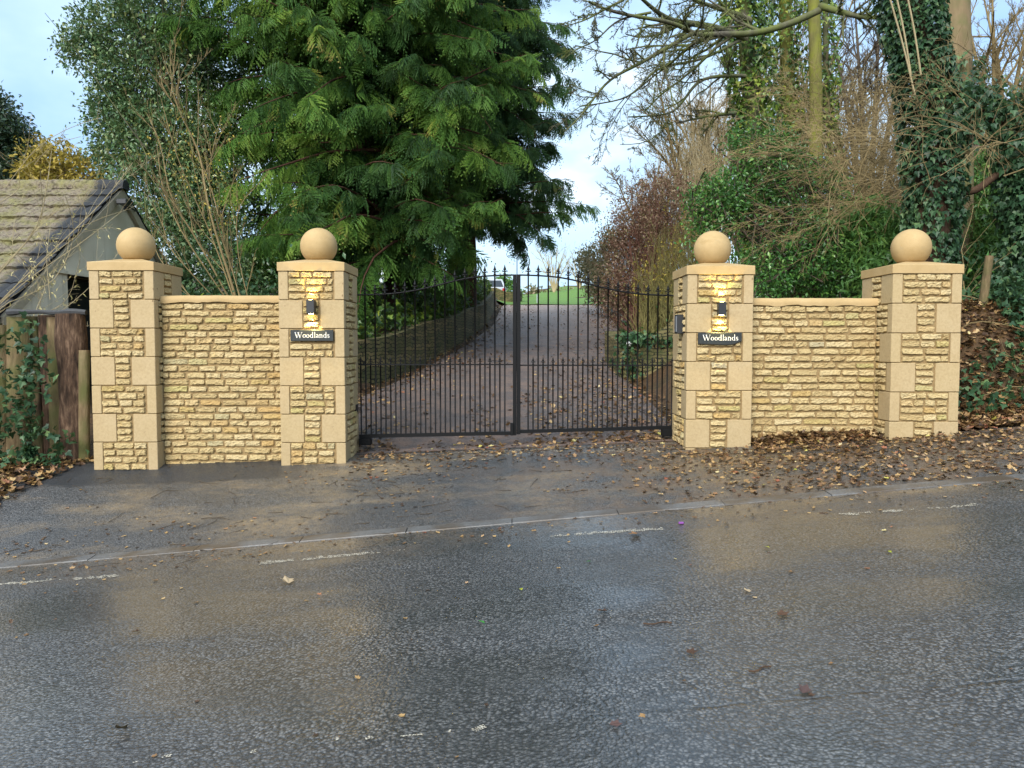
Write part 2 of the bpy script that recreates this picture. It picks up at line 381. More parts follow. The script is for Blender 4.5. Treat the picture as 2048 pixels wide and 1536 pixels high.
M['bark_brown'] = barkmat('bark_brown', [(.3, (.025, .015, .01)), (.55, (.085, .05, .03)), (.75, (.15, .095, .06))], 12)
M['bark_red'] = barkmat('bark_red', [(.3, (.03, .014, .009)), (.55, (.09, .042, .026)), (.75, (.15, .08, .05))], 10)
M['bark_moss'] = barkmat('bark_moss', [(.3, (.06, .05, .025)), (.55, (.14, .125, .045)), (.75, (.22, .19, .08))], 12, (.17, .18, .025), .55, .6)
M['bark_tan'] = barkmat('bark_tan', [(.3, (.12, .085, .045)), (.55, (.21, .155, .085)), (.75, (.29, .22, .13))], 5, (.13, .13, .05), .2, .4)
M['bark_grey'] = barkmat('bark_grey', [(.3, (.05, .045, .034)), (.55, (.11, .10, .07)), (.75, (.18, .165, .12))], 12, (.11, .13, .035), .45)
M['twig_dark'] = barkmat('twig_dark', [(.2, (.035, .027, .02)), (.6, (.09, .07, .05)), (.9, (.15, .12, .085))], 30)
M['twig_tan'] = barkmat('twig_tan', [(.2, (.12, .088, .04)), (.6, (.24, .18, .085)), (.9, (.37, .295, .155))], 30)
M['twig_pale'] = barkmat('twig_pale', [(.2, (.22, .175, .09)), (.6, (.37, .305, .18)), (.9, (.5, .44, .29))], 30)
M['twig_green'] = barkmat('twig_green', [(.2, (.10, .09, .03)), (.6, (.19, .17, .06)), (.9, (.28, .26, .11))], 30)
M['twig_red'] = barkmat('twig_red', [(.2, (.08, .035, .028)), (.6, (.16, .075, .055)), (.9, (.24, .15, .11))], 30)
M['log'] = barkmat('log_sapwood', [(.32, (.045, .03, .018)), (.5, (.15, .105, .055)), (.7, (.26, .195, .11))], 16, (.10, .10, .035), .25, .8)
M['logbark'] = barkmat('log_bark', [(.36, (.015, .009, .006)), (.52, (.075, .044, .027)), (.66, (.20, .13, .085))], 26, None, 0, 1.0)
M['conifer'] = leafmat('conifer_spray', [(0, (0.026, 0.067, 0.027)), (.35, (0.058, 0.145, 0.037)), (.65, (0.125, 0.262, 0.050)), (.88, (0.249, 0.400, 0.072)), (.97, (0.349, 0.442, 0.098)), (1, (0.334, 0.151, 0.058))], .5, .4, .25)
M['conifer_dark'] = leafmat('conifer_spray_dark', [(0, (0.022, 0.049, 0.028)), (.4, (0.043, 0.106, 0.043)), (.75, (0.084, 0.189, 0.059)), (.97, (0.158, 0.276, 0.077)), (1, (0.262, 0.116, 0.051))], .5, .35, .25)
M['holly'] = leafmat('evergreen_leaf', [(0, (0.031, 0.074, 0.037)), (.5, (0.078, 0.156, 0.061)), (.85, (0.186, 0.267, 0.106)), (1, (0.342, 0.355, 0.122))], .3, .2, .5)
M['holly_far'] = leafmat('evergreen_leaf_dark', [(0, (.012, .03, .02)), (.6, (.03, .065, .035)), (1, (.07, .11, .045))], .35, .2, .5)
M['ivy'] = leafmat('ivy_leaf', [(0, (0.017, 0.043, 0.022)), (.5, (0.034, 0.084, 0.037)), (.85, (0.076, 0.144, 0.058)), (1, (0.138, 0.216, 0.083))], .42, .15, .3)
M['ivy_lime'] = leafmat('ivy_leaf_lime', [(0, (0.022, 0.053, 0.018)), (.45, (0.079, 0.158, 0.026)), (.8, (0.224, 0.304, 0.040)), (1, (0.396, 0.422, 0.066))], .35, .28, .45)
M['bush'] = leafmat('bush_leaf', [(0, (0.022, 0.067, 0.020)), (.5, (0.055, 0.160, 0.036)), (.85, (0.133, 0.279, 0.053)), (1, (0.227, 0.371, 0.093))], .28, .2, .5)
M['bamboo'] = leafmat('laurel_leaf', [(0, (.05, .12, .03)), (.5, (.10, .23, .06)), (1, (.22, .36, .07))], .4, .4, .35)
M['yellow'] = leafmat('yellow_leaf', [(0, (.14, .13, .03)), (.5, (.36, .28, .05)), (1, (.55, .42, .09))], .5, .3, .3)
M['buds'] = leafmat('pale_bud', [(0, (.5, .42, .14)), (1, (.72, .64, .34))], .5, .3, .3)
M['redleaf'] = leafmat('hedge_leaf', [(0, (.10, .04, .033)), (.45, (.20, .11, .075)), (.7, (.36, .26, .19)), (.85, (.22, .20, .07)), (1, (.50, .42, .3))], .5, .3, .3)
M['pinkhedge'] = leafmat('far_hedge_leaf', [(0, (.10, .11, .05)), (.5, (.24, .22, .12)), (.8, (.36, .28, .19)), (1, (.48, .4, .3))], .6, .3, .2)
M['litter'] = leafmat('leaf_litter', [(0, (0.031, 0.018, 0.011)), (.25, (0.094, 0.050, 0.025)), (.5, (0.213, 0.119, 0.050)), (.68, (0.375, 0.237, 0.094)), (.8, (0.450, 0.312, 0.150)), (.88, (0.250, 0.069, 0.037)), (.94, (0.562, 0.450, 0.250)), (1, (0.525, 0.475, 0.075))], .5, .1, .4)

# ------------------------------------------------------------------ lie of the land
def sm(a, b, x):
    t = np.clip((np.asarray(x, float) - a) / (b - a), 0, 1); return t * t * (3 - 2 * t)
def zb(x): return np.interp(x, [-60, -12, -9, -5.2, -4.43, -2.26, 0, 2.31, 4.4, 5.3, 7, 12, 60], [-.6, -.1, .1, .2, .19, .247, .335, .44, .575, .66, .8, 1.2, 2.5])
def rz(x, y): return np.interp(x, [-60, -10, 10, 60], [-2.6, -.88, .88, 2.6]) + .015 * (np.asarray(y, float) - 2.9)
def dc(y): return np.interp(y, [9.5, 12.6, 16, 20.5, 26, 35, 50], [.03, -.2, .12, .85, 1.42, 1.75, 2.6])
def hw(y): return np.interp(y, [9.5, 12.6, 16, 26, 40], [2.1, 2.4, 2.05, 2.05, 2.3])
def long_(y): return np.interp(y, [9.5, 15.3, 35, 38, 60, 110, 400], [0, .58, 2.94, 3.15, 5.0, 8.2, 22])
YK = 6.62
def gz(x, y):
    x, y = np.broadcast_arrays(np.asarray(x, float), np.asarray(y, float))
    t = np.clip((y - YK - .1) / (8.9 - YK - .1), 0, 1)
    zbx = zb(x) * (1 - sm(9.4, 12, y)) + .36 * sm(9.4, 12, y)
    z = rz(x, np.minimum(y, YK)) * (1 - t) + zbx * t + long_(y)
    dx = x - dc(y); fade = 1 - sm(34, 44, y)
    dr = np.maximum(0, dx - hw(y) - .35)
    bank = (np.minimum(dr, .9) * .75 + np.minimum(np.maximum(dr - .9, 0), 6) * .2 + np.clip(dr - 6.9, 0, 10) * .6) * sm(9.3, 11.0, y) * fade
    front = sm(4.95, 5.9, x) * 1.4 * sm(8.75, 10.3, y) * fade
    z = z + np.maximum(bank, front)
    dl = np.maximum(0, -dx - hw(y) - .3)
    z = z + (.8 * sm(0, .25, dl) + .06 * np.minimum(dl, 6)) * sm(12.6, 13.6, y) * fade * (1 - sm(-5.8, -6.8, x) * (1 - sm(20, 24, y)))
    return z + .03 * np.maximum(0, y - 38) * np.clip((x - 2) / 10, -.8, .6) * sm(38, 44, y)
def g1(x, y): return float(gz(x, y))

xs = np.unique(np.concatenate([np.linspace(-400, -40, 13), np.linspace(-40, -9, 32), np.arange(-9, 9, .15), np.linspace(9, 40, 32), np.linspace(40, 400, 13)]))
ys = np.unique(np.concatenate([np.linspace(-60, -7, 8), np.arange(-7, 6.4, .5), np.arange(6.4, 13.6, .12), np.arange(13.6, 42, .35), np.linspace(42, 140, 34), np.linspace(140, 700, 10)]))
X, Y = np.meshgrid(xs, ys); Z = gz(X, Y)
lower = ((Y < YK + .3) * .12 + ((Y >= YK + .3) & (Y < 9.3) & (X > -5.6)) * .05 + ((Y >= 9.2) & (Y < 42) & (abs(X - dc(Y)) < hw(Y) + .2)) * .05)
Z = Z - lower + ((Y > 6.9) & (Y < 60)) * .035 * vnoise(X * 1.7, Y * 1.7)
mb = MB(); grid(mb, X, Y, Z)
ground = tag(mb.build('ground', M['floor'], smooth=True), kind='structure')
def sheet(name, x0, x1, nx, y0, y1, ny, mat, dz=0.0, fx=None):
    yy = np.linspace(y0, y1, ny); tt = np.linspace(0, 1, nx)
    if fx is None: X_ = x0 + (x1 - x0) * tt[None, :] + 0 * yy[:, None]
    else:
        a, b = fx(yy); X_ = a[:, None] + (b - a)[:, None] * tt[None, :]
    Y_ = yy[:, None] + 0 * X_
    b_ = MB(); grid(b_, X_, Y_, gz(X_, Y_) + dz)
    return tag(b_.build(name, mat, smooth=True), kind='structure')
sheet('road', -40, 40, 60, -7, YK - .06, 40, M['road'])
sheet('footway', -5.7, 5.05, 110, YK + .06, 9.25, 30, M['apron'])
sheet('footway', 5.05, 40, 50, YK + .06, 8.6, 24, M['apron'])
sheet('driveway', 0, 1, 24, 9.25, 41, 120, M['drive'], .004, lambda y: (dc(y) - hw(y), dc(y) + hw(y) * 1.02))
# field over the crest
X, Y = np.meshgrid(np.linspace(-60, 80, 90), np.concatenate([np.linspace(37.5, 60, 20), np.linspace(62, 140, 14)]))
mb = MB(); grid(mb, X, Y, gz(X, Y) + .03 + .06 * vnoise(X * .8, Y * .8))
tag(mb.build('field', M['grass'], smooth=True), kind='structure')
# kerb: dropped stones with open joints along the channel
mb = MB(); rng = np.random.RandomState(3)
for i in range(-14, 15):
    x0, x1 = i * .915 + .004, (i + 1) * .915 - .004; up = .003 + .006 * rng.rand()
    e = [(x0, YK - .075), (x1, YK - .075), (x1, YK + .07), (x0, YK + .07)]
    top = [(a, b, float(rz(a, YK)) + up + (.009 if b > YK else 0)) for a, b in e]; low = [(a, b, float(rz(a, YK)) - .15) for a, b in e]
    mid_ = [(a, YK - .085, float(rz(a, YK)) + up - .014) for a in (x0, x1)]
    mb.add(top + low + mid_, [(0, 1, 2, 3), (8, 9, 1, 0), (4, 5, 9, 8), (3, 2, 6, 7), (0, 3, 7, 4), (1, 5, 6, 2)])
tag(mb.build('kerb', M['kerb']), kind='structure')
# worn edge-line dashes and the odd surviving chips of a centre line: flecks of old paint
mb = MB(); rng = np.random.RandomState(11)
def flecks(p0, p1, width, cell, keep, rag=1.0):
    p0, p1 = np.array(p0[:2]), np.array(p1[:2]); L = np.linalg.norm(p1 - p0); d = (p1 - p0) / L; nn = np.array([-d[1], d[0]])
    for i in range(int(L / cell)):
        for j in range(max(1, int(width / cell))):
            q = p0 + d * (i + .5) * cell + nn * ((j + .5) * cell - width / 2)
            k = keep - .55 * abs((j + .5) * cell / width * 2 - 1) ** 2 * rag
            if (vnoise(q[0] * 3.1, q[1] * 9, 3.3) * .6 + vnoise(q[0] * 21, q[1] * 40, 1.3) * .55) * .5 + .5 > 1 - k - .1 * rng.rand():
                th = np.sort(rng.rand(6)) * 6.28; r = cell * rng.uniform(.35, .75, 6)
                a = np.stack([q[0] + np.cos(th) * r, q[1] + np.sin(th) * r * .8], -1)
                mb.add(np.c_[a, gz(a[:, 0], a[:, 1]) + .004], np.array([range(6)]))
def onroad(px, py):
    Y_ = 4.0
    for _ in range(30):
        p = P(px, py, Y_); Y_ += (p[2] - g1(p[0], Y_)) * 1.4
    return P(px, py, Y_)
for a, b in (((-40, 1172), (240, 1152)), ((520, 1127), (830, 1099)), ((1100, 1073), (1330, 1058)), ((1680, 1030), (1960, 1010))):
    flecks(onroad(*a), onroad(*b), .13, .017, .51)
for a, b, w in (((945, 1462), (972, 1452), .03), ((730, 1478), (752, 1474), .014), ((800, 1473), (850, 1468), .01), ((896, 1464), (902, 1463), .012), ((500, 1505), (515, 1502), .014), ((455, 1512), (460, 1511), .012), ((325, 1514), (345, 1511), .016), ((540, 1497), (545, 1496), .012), ((672, 1479), (682, 1478), .012), ((265, 1525), (282, 1523), .01)):
    flecks(onroad(*a), onroad(*b), w + .012, .012, 1.5, .1)
tag(mb.build('road_marking', M['mark']), kind='structure')
mb = MB(); flecks((-1.75, 9.06), (1.95, 9.02), .16, .03, .62, .6); flecks((-1.2, 8.78), (.6, 8.86), .12, .03, .42, .6); flecks((.8, 8.75), (1.9, 8.8), .2, .03, .42, .6)
m, n, out, oc = newmat('worn_concrete'); a = noise(n, oc, 22, 6, .7); finish(n, out, ramp(n, a, [(.3, (.12, .095, .07)), (.55, (.30, .26, .2)), (.7, (.42, .38, .31))]), .7, a, .6, .01, .3)
tag(mb.build('paving_strip', m), kind='structure')

# ------------------------------------------------------------------ walling
def stones(mb, W, H, pitch, org, r, u, o, rng, lmin=.12, lmax=.27, joint=.0165, prot=.021, phase=0.0, nx=15, nz=7):
    """one panel of coursed rubble: stones W wide, H high, laid from the top course down"""
    org, r, u, o = map(lambda a: np.array(a, float), (org, r, u, o))
    us = np.concatenate([[-1], np.linspace(-.94, .94, nx), [1]]); vs_ = np.concatenate([[-1], np.linspace(-.86, .86, nz), [1]])
    U, V = np.meshgrid(us, vs_)
    rows = max(1, int(round(H / pitch))); ph = H / rows
    for k in range(rows):
        zc = H - (k + .5) * ph; x = joint * .5 + (rng.rand() * .1 - .1 if W > .9 else 0)
        x = max(x, joint * .5)
        first = True
        while x < W - .03:
            l = rng.uniform(lmin, lmax)
            if W > .9 and first: l = rng.uniform(.06, lmax); first = False
            if W < .3: l = W - joint
            if W - (x + l) < lmin * .55: l = W - joint * .5 - x
            w = l - joint * rng.uniform(.5, 1.3); h = (ph - joint) * rng.uniform(.84, 1.04)
            s = rng.rand() * 100; pr = prot * rng.uniform(.65, 1.25)
            e = np.maximum(abs(U) ** 40, abs(V) ** 22)
            cor = 1 - .17 * (abs(U) ** 14) * rng.uniform(.2, 1.5)
            xx = (U * (1 - .03 * abs(V) ** 3 * rng.rand()) * w / 2) + vnoise(V * 1.6 + s, U * 2, s) * .008
            zz = V * cor * h / 2 + vnoise(U * w * 14 + s, V * .6, s * 1.7) * .0070 + vnoise(U * w * 40 + s, V, s) * .003 + U * rng.uniform(-.004, .004)
            dn = (1 - 2 * abs(vnoise(U * w * 11 + s, V * h * 16 + U * rng.uniform(-1, 1), s))) * .0075 + vnoise(U * w * 38 + s, V * h * 55, s + 9) * .0055 + U * rng.uniform(-.005, .005) + V * rng.uniform(-.004, .003)
            yy = pr * (1 - e) + dn * (1 - e) - .022 * e
            p = org + (x + w / 2 + xx)[..., None] * r + (zc + zz)[..., None] * u + yy[..., None] * o
            grid(mb, p[..., 0], p[..., 1], p[..., 2], rng.rand() ** .9)
            x += l
CH = .325
def pier(name, label, pxl, pxr, D, capz, base_z, seed):
    rng = np.random.RandomState(seed)
    xl, xr = P(pxl, 690, D)[0], P(pxr, 690, D)[0]; w = xr - xl; dep = .75
    root = thing(name, label, 'gate pier', ((xl + xr) / 2, D + dep / 2, base_z), 'stone piers along the entrance wall')
    core = MB(); qs = {}; rub = MB(); rec = .022
    n = int(math.ceil((capz - base_z + .12) / CH)); zbm = capz - n * CH; rec = .014
    box(core, (xl + rec, D + rec, zbm), (xr - rec, D + dep - rec, capz - .006))
    for k in range(n):
        z1 = capz - k * CH - .004; z0 = z1 - CH + .008; nar = k % 2 == 0
        a, b = (.108, .268) if nar else (.268, .108)
        for sx in (0, 1):
            for sy in (0, 1):
                jx, jy = rng.normal(0, .0012, 2)
                lo = [xl if sx == 0 else xr - a, D if sy == 0 else D + dep - b, z0]; hi = [xl + a if sx == 0 else xr, D + b if sy == 0 else D + dep, z1]
                box(qs.setdefault((sx, sy), MB()), (lo[0] + jx, lo[1] + jy, lo[2]), (hi[0] + jx, hi[1] + jy, hi[2]), .005, rng.rand())
        z0 -= .002
        stones(rub, w - 2 * a, CH, CH / 4, (xl + a, D + rec, z0), (1, 0, 0), (0, 0, 1), (0, -1, 0), rng)
        stones(rub, dep - 2 * b, CH, CH / 4, (xr - rec, D + b, z0), (0, 1, 0), (0, 0, 1), (1, 0, 0), rng, .1, .2)
        stones(rub, dep - 2 * b, CH, CH / 4, (xl + rec, D + dep - b, z0), (0, -1, 0), (0, 0, 1), (-1, 0, 0), rng, .1, .2)
        stones(rub, w - 2 * a, CH, CH / 4, (xr - a, D + dep - rec, z0), (-1, 0, 0), (0, 0, 1), (0, 1, 0), rng)
    core.build('mortar_core', M['mortar'], root); [q.build('corner_quoins', M['ashlar'], root) for q in qs.values()]
    rub.build('rubble_stonework', M['rubble'], root)
    c = MB(); ov = .012; cx, cy = (xl + xr) / 2, D + dep / 2; t = .098
    box(c, (xl - ov, D - ov, capz), (xr + ov, D + dep + ov, capz + t), .004)
    h = .058; e = [(xl - ov + .003, D - ov + .003), (xr + ov - .003, D - ov + .003), (xr + ov - .003, D + dep + ov - .003), (xl - ov + .003, D + dep + ov - .003)]
    f = .12; e2 = [(cx - f, cy - f), (cx + f, cy - f), (cx + f, cy + f), (cx - f, cy + f)]
    c.add([(a, b, capz + t - .001) for a, b in e] + [(a, b, capz + t + h) for a, b in e2], [(0, 1, 5, 4), (1, 2, 6, 5), (2, 3, 7, 6), (3, 0, 4, 7), (4, 5, 6, 7)])
    c.build('cap_stone', M['cast'], root)
    b = MB(); R = .213; zc = capz + t + h + .167
    a0 = -math.asin(.167 / R); th = np.linspace(a0, math.pi / 2, 30)
    lathe(b, [(.128, -.172), (.128, -.160)] + [(R * math.cos(x) + 1e-5, R * math.sin(x)) for x in th], (cx, cy, zc), 56)
    b.build('ball_finial', M['cast'], root, smooth=True)
    return xl, xr
D1, D2, D3, D4 = 8.74, 8.74, 8.64, 8.46
capz = [P(240, 541, D1)[2], P(622, 542, D2)[2], P(1440, 549, D3)[2], P(1850, 547, D4)[2]]
p1 = pier('stone_pier', 'stone pier with ball finial beside the log fence and garage', 181, 310, D1, capz[0], .12, 1)
p2 = pier('stone_pier', 'stone pier with a lit lamp and a square-cornered slate name plaque', 558.6, 688.9, D2, capz[1], .18, 2)
p3 = pier('stone_pier', 'stone pier with lit lamp, chipped name plaque and an intercom box', 1373.7, 1505.5, D3, capz[2], .36, 3)
p4 = pier('stone_pier', 'stone pier with ball finial below the thick ivy covered trunk', 1783, 1921, D4, capz[3], .5, 4)

def wall(label, xa, xb, D, ztop, zbot, seed):
    rng = np.random.RandomState(seed); th = .34; cop = .085
    root = thing('stone_wall', label, 'stone wall', ((xa + xb) / 2, D + th / 2, zbot))
    m1 = MB(); box(m1, (xa, D + .012, zbot - .1), (xb, D + th - .012, ztop - cop + .01)); m1.build('mortar_core', M['mortar'], root)
    s_ = MB(); H = ztop - cop - zbot + .12
    stones(s_, xb - xa, H, .0805, (xa, D + .012, zbot - .12), (1, 0, 0), (0, 0, 1), (0, -1, 0), rng, .15, .34)
    stones(s_, xb - xa, H, .0805, (xb, D + th - .02, zbot - .12), (-1, 0, 0), (0, 0, 1), (0, 1, 0), rng, .14, .30, nx=6, nz=4)
    s_.build('rubble_stonework', M['rubble'], root)
    c = MB(); nx = 90; prof = [(-.022, 0), (-.026, .03), (-.02, .068), (.0, .083), (.06, .088), (th - .05, .088), (th, .08), (th + .02, .03), (th + .02, 0)]
    xx = np.linspace(xa, xb, nx); Xg = np.repeat(xx[None], len(prof) + 1, 0)
    pr = np.array(prof + [prof[0]]); wv = vnoise(xx * 5, seed) * .012 + vnoise(xx * 16, seed + 5) * .006
    Yg = D + pr[:, 0, None] + 0 * xx[None]; Zg = ztop - cop + pr[:, 1, None] + np.where(pr[:, 1, None] < .01, wv[None], .25 * wv[None])
    grid(c, Xg, Yg, Zg); c.build('coping', M['cast'], root, smooth=True)
wall('rubble stone wall panel beside the log fence pier, under the conifer', p1[1], p2[0], D1 + .17, P(440, 591, 8.9)[2], .12, 21)
wall('rubble stone wall panel with fallen leaves drifted along its foot', p3[1], p4[0], 8.64 + .16, P(1640, 596, 8.8)[2], .38, 22)

# ------------------------------------------------------------------ lamps, plaques, intercom
def lamp(label, px0, px1, py0, py1, D):
    a, b = P(px0, py1, D - .07), P(px1, py0, D - .07); cx = (a[0] + b[0]) / 2; w = (b[0] - a[0]) / 2
    root = thing('wall_light', label, 'wall light', (cx, D, a[2]), 'lit wall lights on the gate piers')
    m_ = MB(); box(m_, (cx - w, D - .105, a[2]), (cx + w, D - .02, b[2]), .004); m_.build('lamp_body', M['lampblack'], root)
    m_ = MB(); box(m_, (cx - w * .7, D - .022, a[2] + .03), (cx + w * .7, D + .015, b[2] - .03)); m_.build('back_plate', M['lampblack'], root)
    for z, s_, e_ in ((b[2], 1, 8), (a[2], -1, 11)):
        m_ = MB(); lathe(m_, [(1e-4, s_ * .002), (.028, s_ * .002), (.028, -s_ * .002)], (cx, D - .062, z), 16); m_.build('lens', M['lens'], root)
        l = bpy.data.lights.new('lamp_beam', 'SPOT'); l.energy = e_; l.color = (1, .76, .27); l.spot_size = math.radians(82); l.spot_blend = .12; l.shadow_soft_size = .012
        lo = bpy.data.objects.new('lamp_beam', l); COL.objects.link(lo); lo.parent = root
        lo.location = Vector((cx, D - .060, z + s_ * .006)) - Vector(WL[root])
        lo.rotation_euler = ((math.pi, 0, 0) if s_ > 0 else (0, 0, 0))
lamp('black up and down lamp above the square-cornered plaque', 614, 629.5, 599.8, 627.5, D2)
lamp('black up and down lamp above the chipped plaque, on the intercom pier', 1436, 1451, 604, 630, D3)

GL = {  # serif capitals and small letters as thick and thin strokes: (x0,y0,x1,y1,w0,w1)
 'W': (1.02, [(.06, .70, .30, .0, .085, .085), (.30, .0, .50, .66, .03, .03), (.44, .70, .70, .0, .085, .085), (.70, .0, .93, .70, .03, .03), (0, .70, .19, .70, .03, .03), (.38, .70, .56, .70, .03, .03), (.84, .70, 1.02, .70, .03, .03)]),
 'o': (.48, 'ring'), 'd': (.53, [(.385, .0, .385, .74, .07, .07), (.35, .735, .40, .735, .02, .02), (.36, .012, .47, .03, .03, .03)]),
 'l': (.27, [(.14, .0, .14, .74, .07, .07), (.085, .735, .15, .735, .025, .025), (.05, .015, .24, .015, .03, .03)]),
 'a': (.43, [(.30, .05, .30, .33, .07, .07), (.30, .33, .18, .45, .06, .04), (.18, .45, .06, .37, .04, .06), (.30, .27, .12, .20, .035, .045), (.12, .20, .06, .09, .05, .065), (.06, .09, .15, .015, .065, .04), (.15, .015, .30, .10, .04, .03), (.30, .05, .41, .03, .05, .025)]),
 'n': (.52, [(.12, .0, .12, .44, .07, .07), (.02, .44, .13, .44, .03, .03), (.12, .34, .27, .44, .03, .05), (.27, .44, .38, .34, .055, .07), (.38, .34, .38, .0, .07, .07), (.03, .015, .21, .015, .03, .03), (.30, .015, .47, .015, .03, .03)]),
 's': (.36, [(.29, .36, .20, .445, .04, .04), (.20, .445, .08, .38, .045, .06), (.08, .38, .10, .29, .06, .06), (.10, .29, .26, .18, .065, .065), (.26, .18, .28, .08, .06, .06), (.28, .08, .17, .01, .06, .045), (.17, .01, .05, .09, .04, .04), (.05, .14, .05, .05, .03, .03)])}
def strokes(mb, L, ox, oz, sc_, y, th=.003):
    for k, (x0, z0, x1, z1, w0, w1) in enumerate(L):
        d = np.array([x1 - x0, z1 - z0]); d /= np.linalg.norm(d); nn = np.array([-d[1], d[0]]); a, b = np.array([x0, z0]) - d * w0 * .25, np.array([x1, z1]) + d * w1 * .25
        q = [a + nn * w0 / 2, a - nn * w0 / 2, b - nn * w1 / 2, b + nn * w1 / 2]; yy = y - .0002 * k
        v = [(ox + p[0] * sc_, yy, oz + p[1] * sc_) for p in q] + [(ox + p[0] * sc_, y + th, oz + p[1] * sc_) for p in q]
        mb.add(v, [(0, 1, 2, 3), (0, 4, 5, 1), (1, 5, 6, 2), (2, 6, 7, 3), (3, 7, 4, 0)])
def ring(mb, ox, oz, sc_, y, cx=.235, cz=.22, rx=.2, rz_=.225):
    t = np.arange(24) * 2 * math.pi / 24; o = np.c_[ox + (cx + rx * np.cos(t)) * sc_, np.full(24, y), oz + (cz + rz_ * np.sin(t)) * sc_]
    i = np.c_[ox + (cx + (rx - .078) * np.cos(t + .15)) * sc_, np.full(24, y), oz + (cz + (rz_ - .035) * np.sin(t + .15)) * sc_]
    v = np.concatenate([o, i, o + [0, .003, 0]]); k = np.arange(24); k2 = (k + 1) % 24
    mb.add(v, np.concatenate([np.stack([k, k2, k2 + 24, k + 24], -1), np.stack([k + 48, k2 + 48, k2, k], -1)]))
def plaque(label, px0, px1, py0, py1, D, chip):
    yf = D - .028; a, b = P(px0, py1, yf), P(px1, py0, yf); rng = np.random.RandomState(5)
    root = thing('name_plaque', label, 'name sign', ((a[0] + b[0]) / 2, D, a[2]), 'house name plaques on the gate piers')
    n = 24; t = np.linspace(0, 1, n)
    bot = a[2] + (vnoise(t * 3, 2.2) * .006 - .010 * np.sin(t * 3.1) + .022 * sm(.8, 1, t) if chip else vnoise(t * 5, 8.1) * .0015)
    top = np.full(n, b[2]); xx = a[0] + (b[0] - a[0]) * t
    Xg = np.stack([xx, xx, xx, xx]); e = .006
    Yg = np.stack([np.full(n, D - .004), np.full(n, yf + e), np.full(n, yf), np.full(n, yf)]); Zb = np.stack([bot, bot, bot + e, (bot + top) / 2])
    m_ = MB(); Yt = np.stack([np.full(n, yf), np.full(n, yf + e), np.full(n, D - .004)]); Zt = np.stack([top - e, top, top])
    grid(m_, np.repeat(xx[None], 7, 0), np.concatenate([Yg, Yt]), np.concatenate([Zb, Zt]))
    for k, sgn in ((0, -1), (n - 1, 1)):
        m_.add([(xx[k], D - .004, bot[k]), (xx[k], yf + e, bot[k]), (xx[k], yf, bot[k] + e), (xx[k], yf, top[k] - e), (xx[k], yf + e, top[k]), (xx[k], D - .004, top[k])], np.array([range(6)] if sgn > 0 else [list(range(6))[::-1]]))
    m_.build('slate', M['slate'], root)
    txt = MB(); S = .1015; W_ = sum(GL[c][0] for c in 'Woodlands'); S = (b[0] - a[0]) * .825 / W_
    x = (a[0] + b[0]) / 2 - W_ * S / 2 + .006; z = a[2] + (b[2] - a[2]) * .31
    for c in 'Woodlands':
        w_, L = GL[c]
        if c in 'od': ring(txt, x, z, S, yf - .003)
        if L != 'ring': strokes(txt, L, x, z, S, yf - .0032)
        x += w_ * S
    txt.build('lettering', M['white'], root)
plaque('square-cornered dark slate plaque lettered Woodlands in white', 581, 666, 659.7, 682.5, D2, False)
plaque('dark slate plaque lettered Woodlands with a chipped lower corner', 1396.5, 1483.7, 665, 688, D3, True)

ax = p3[0]; a = P(1354, 667.5, D3 + .22); b = P(1365, 629, D3 + .22)
root = thing('intercom', 'black gate intercom box on the inner side of the pier', 'intercom', (ax, D3 + .22, a[2]))
m_ = MB(); box(m_, (ax - .075, D3 + .17, a[2]), (ax + .01, D3 + .30, b[2]), .006); m_.build('housing', M['lampblack'], root)
m_ = MB(); box(m_, (ax - .082, D3 + .185, a[2] + .02), (ax - .074, D3 + .285, b[2] - .02), .002); m_.build('face_panel', plain('brushed_panel', (.35, .36, .38), .35, .7), root)

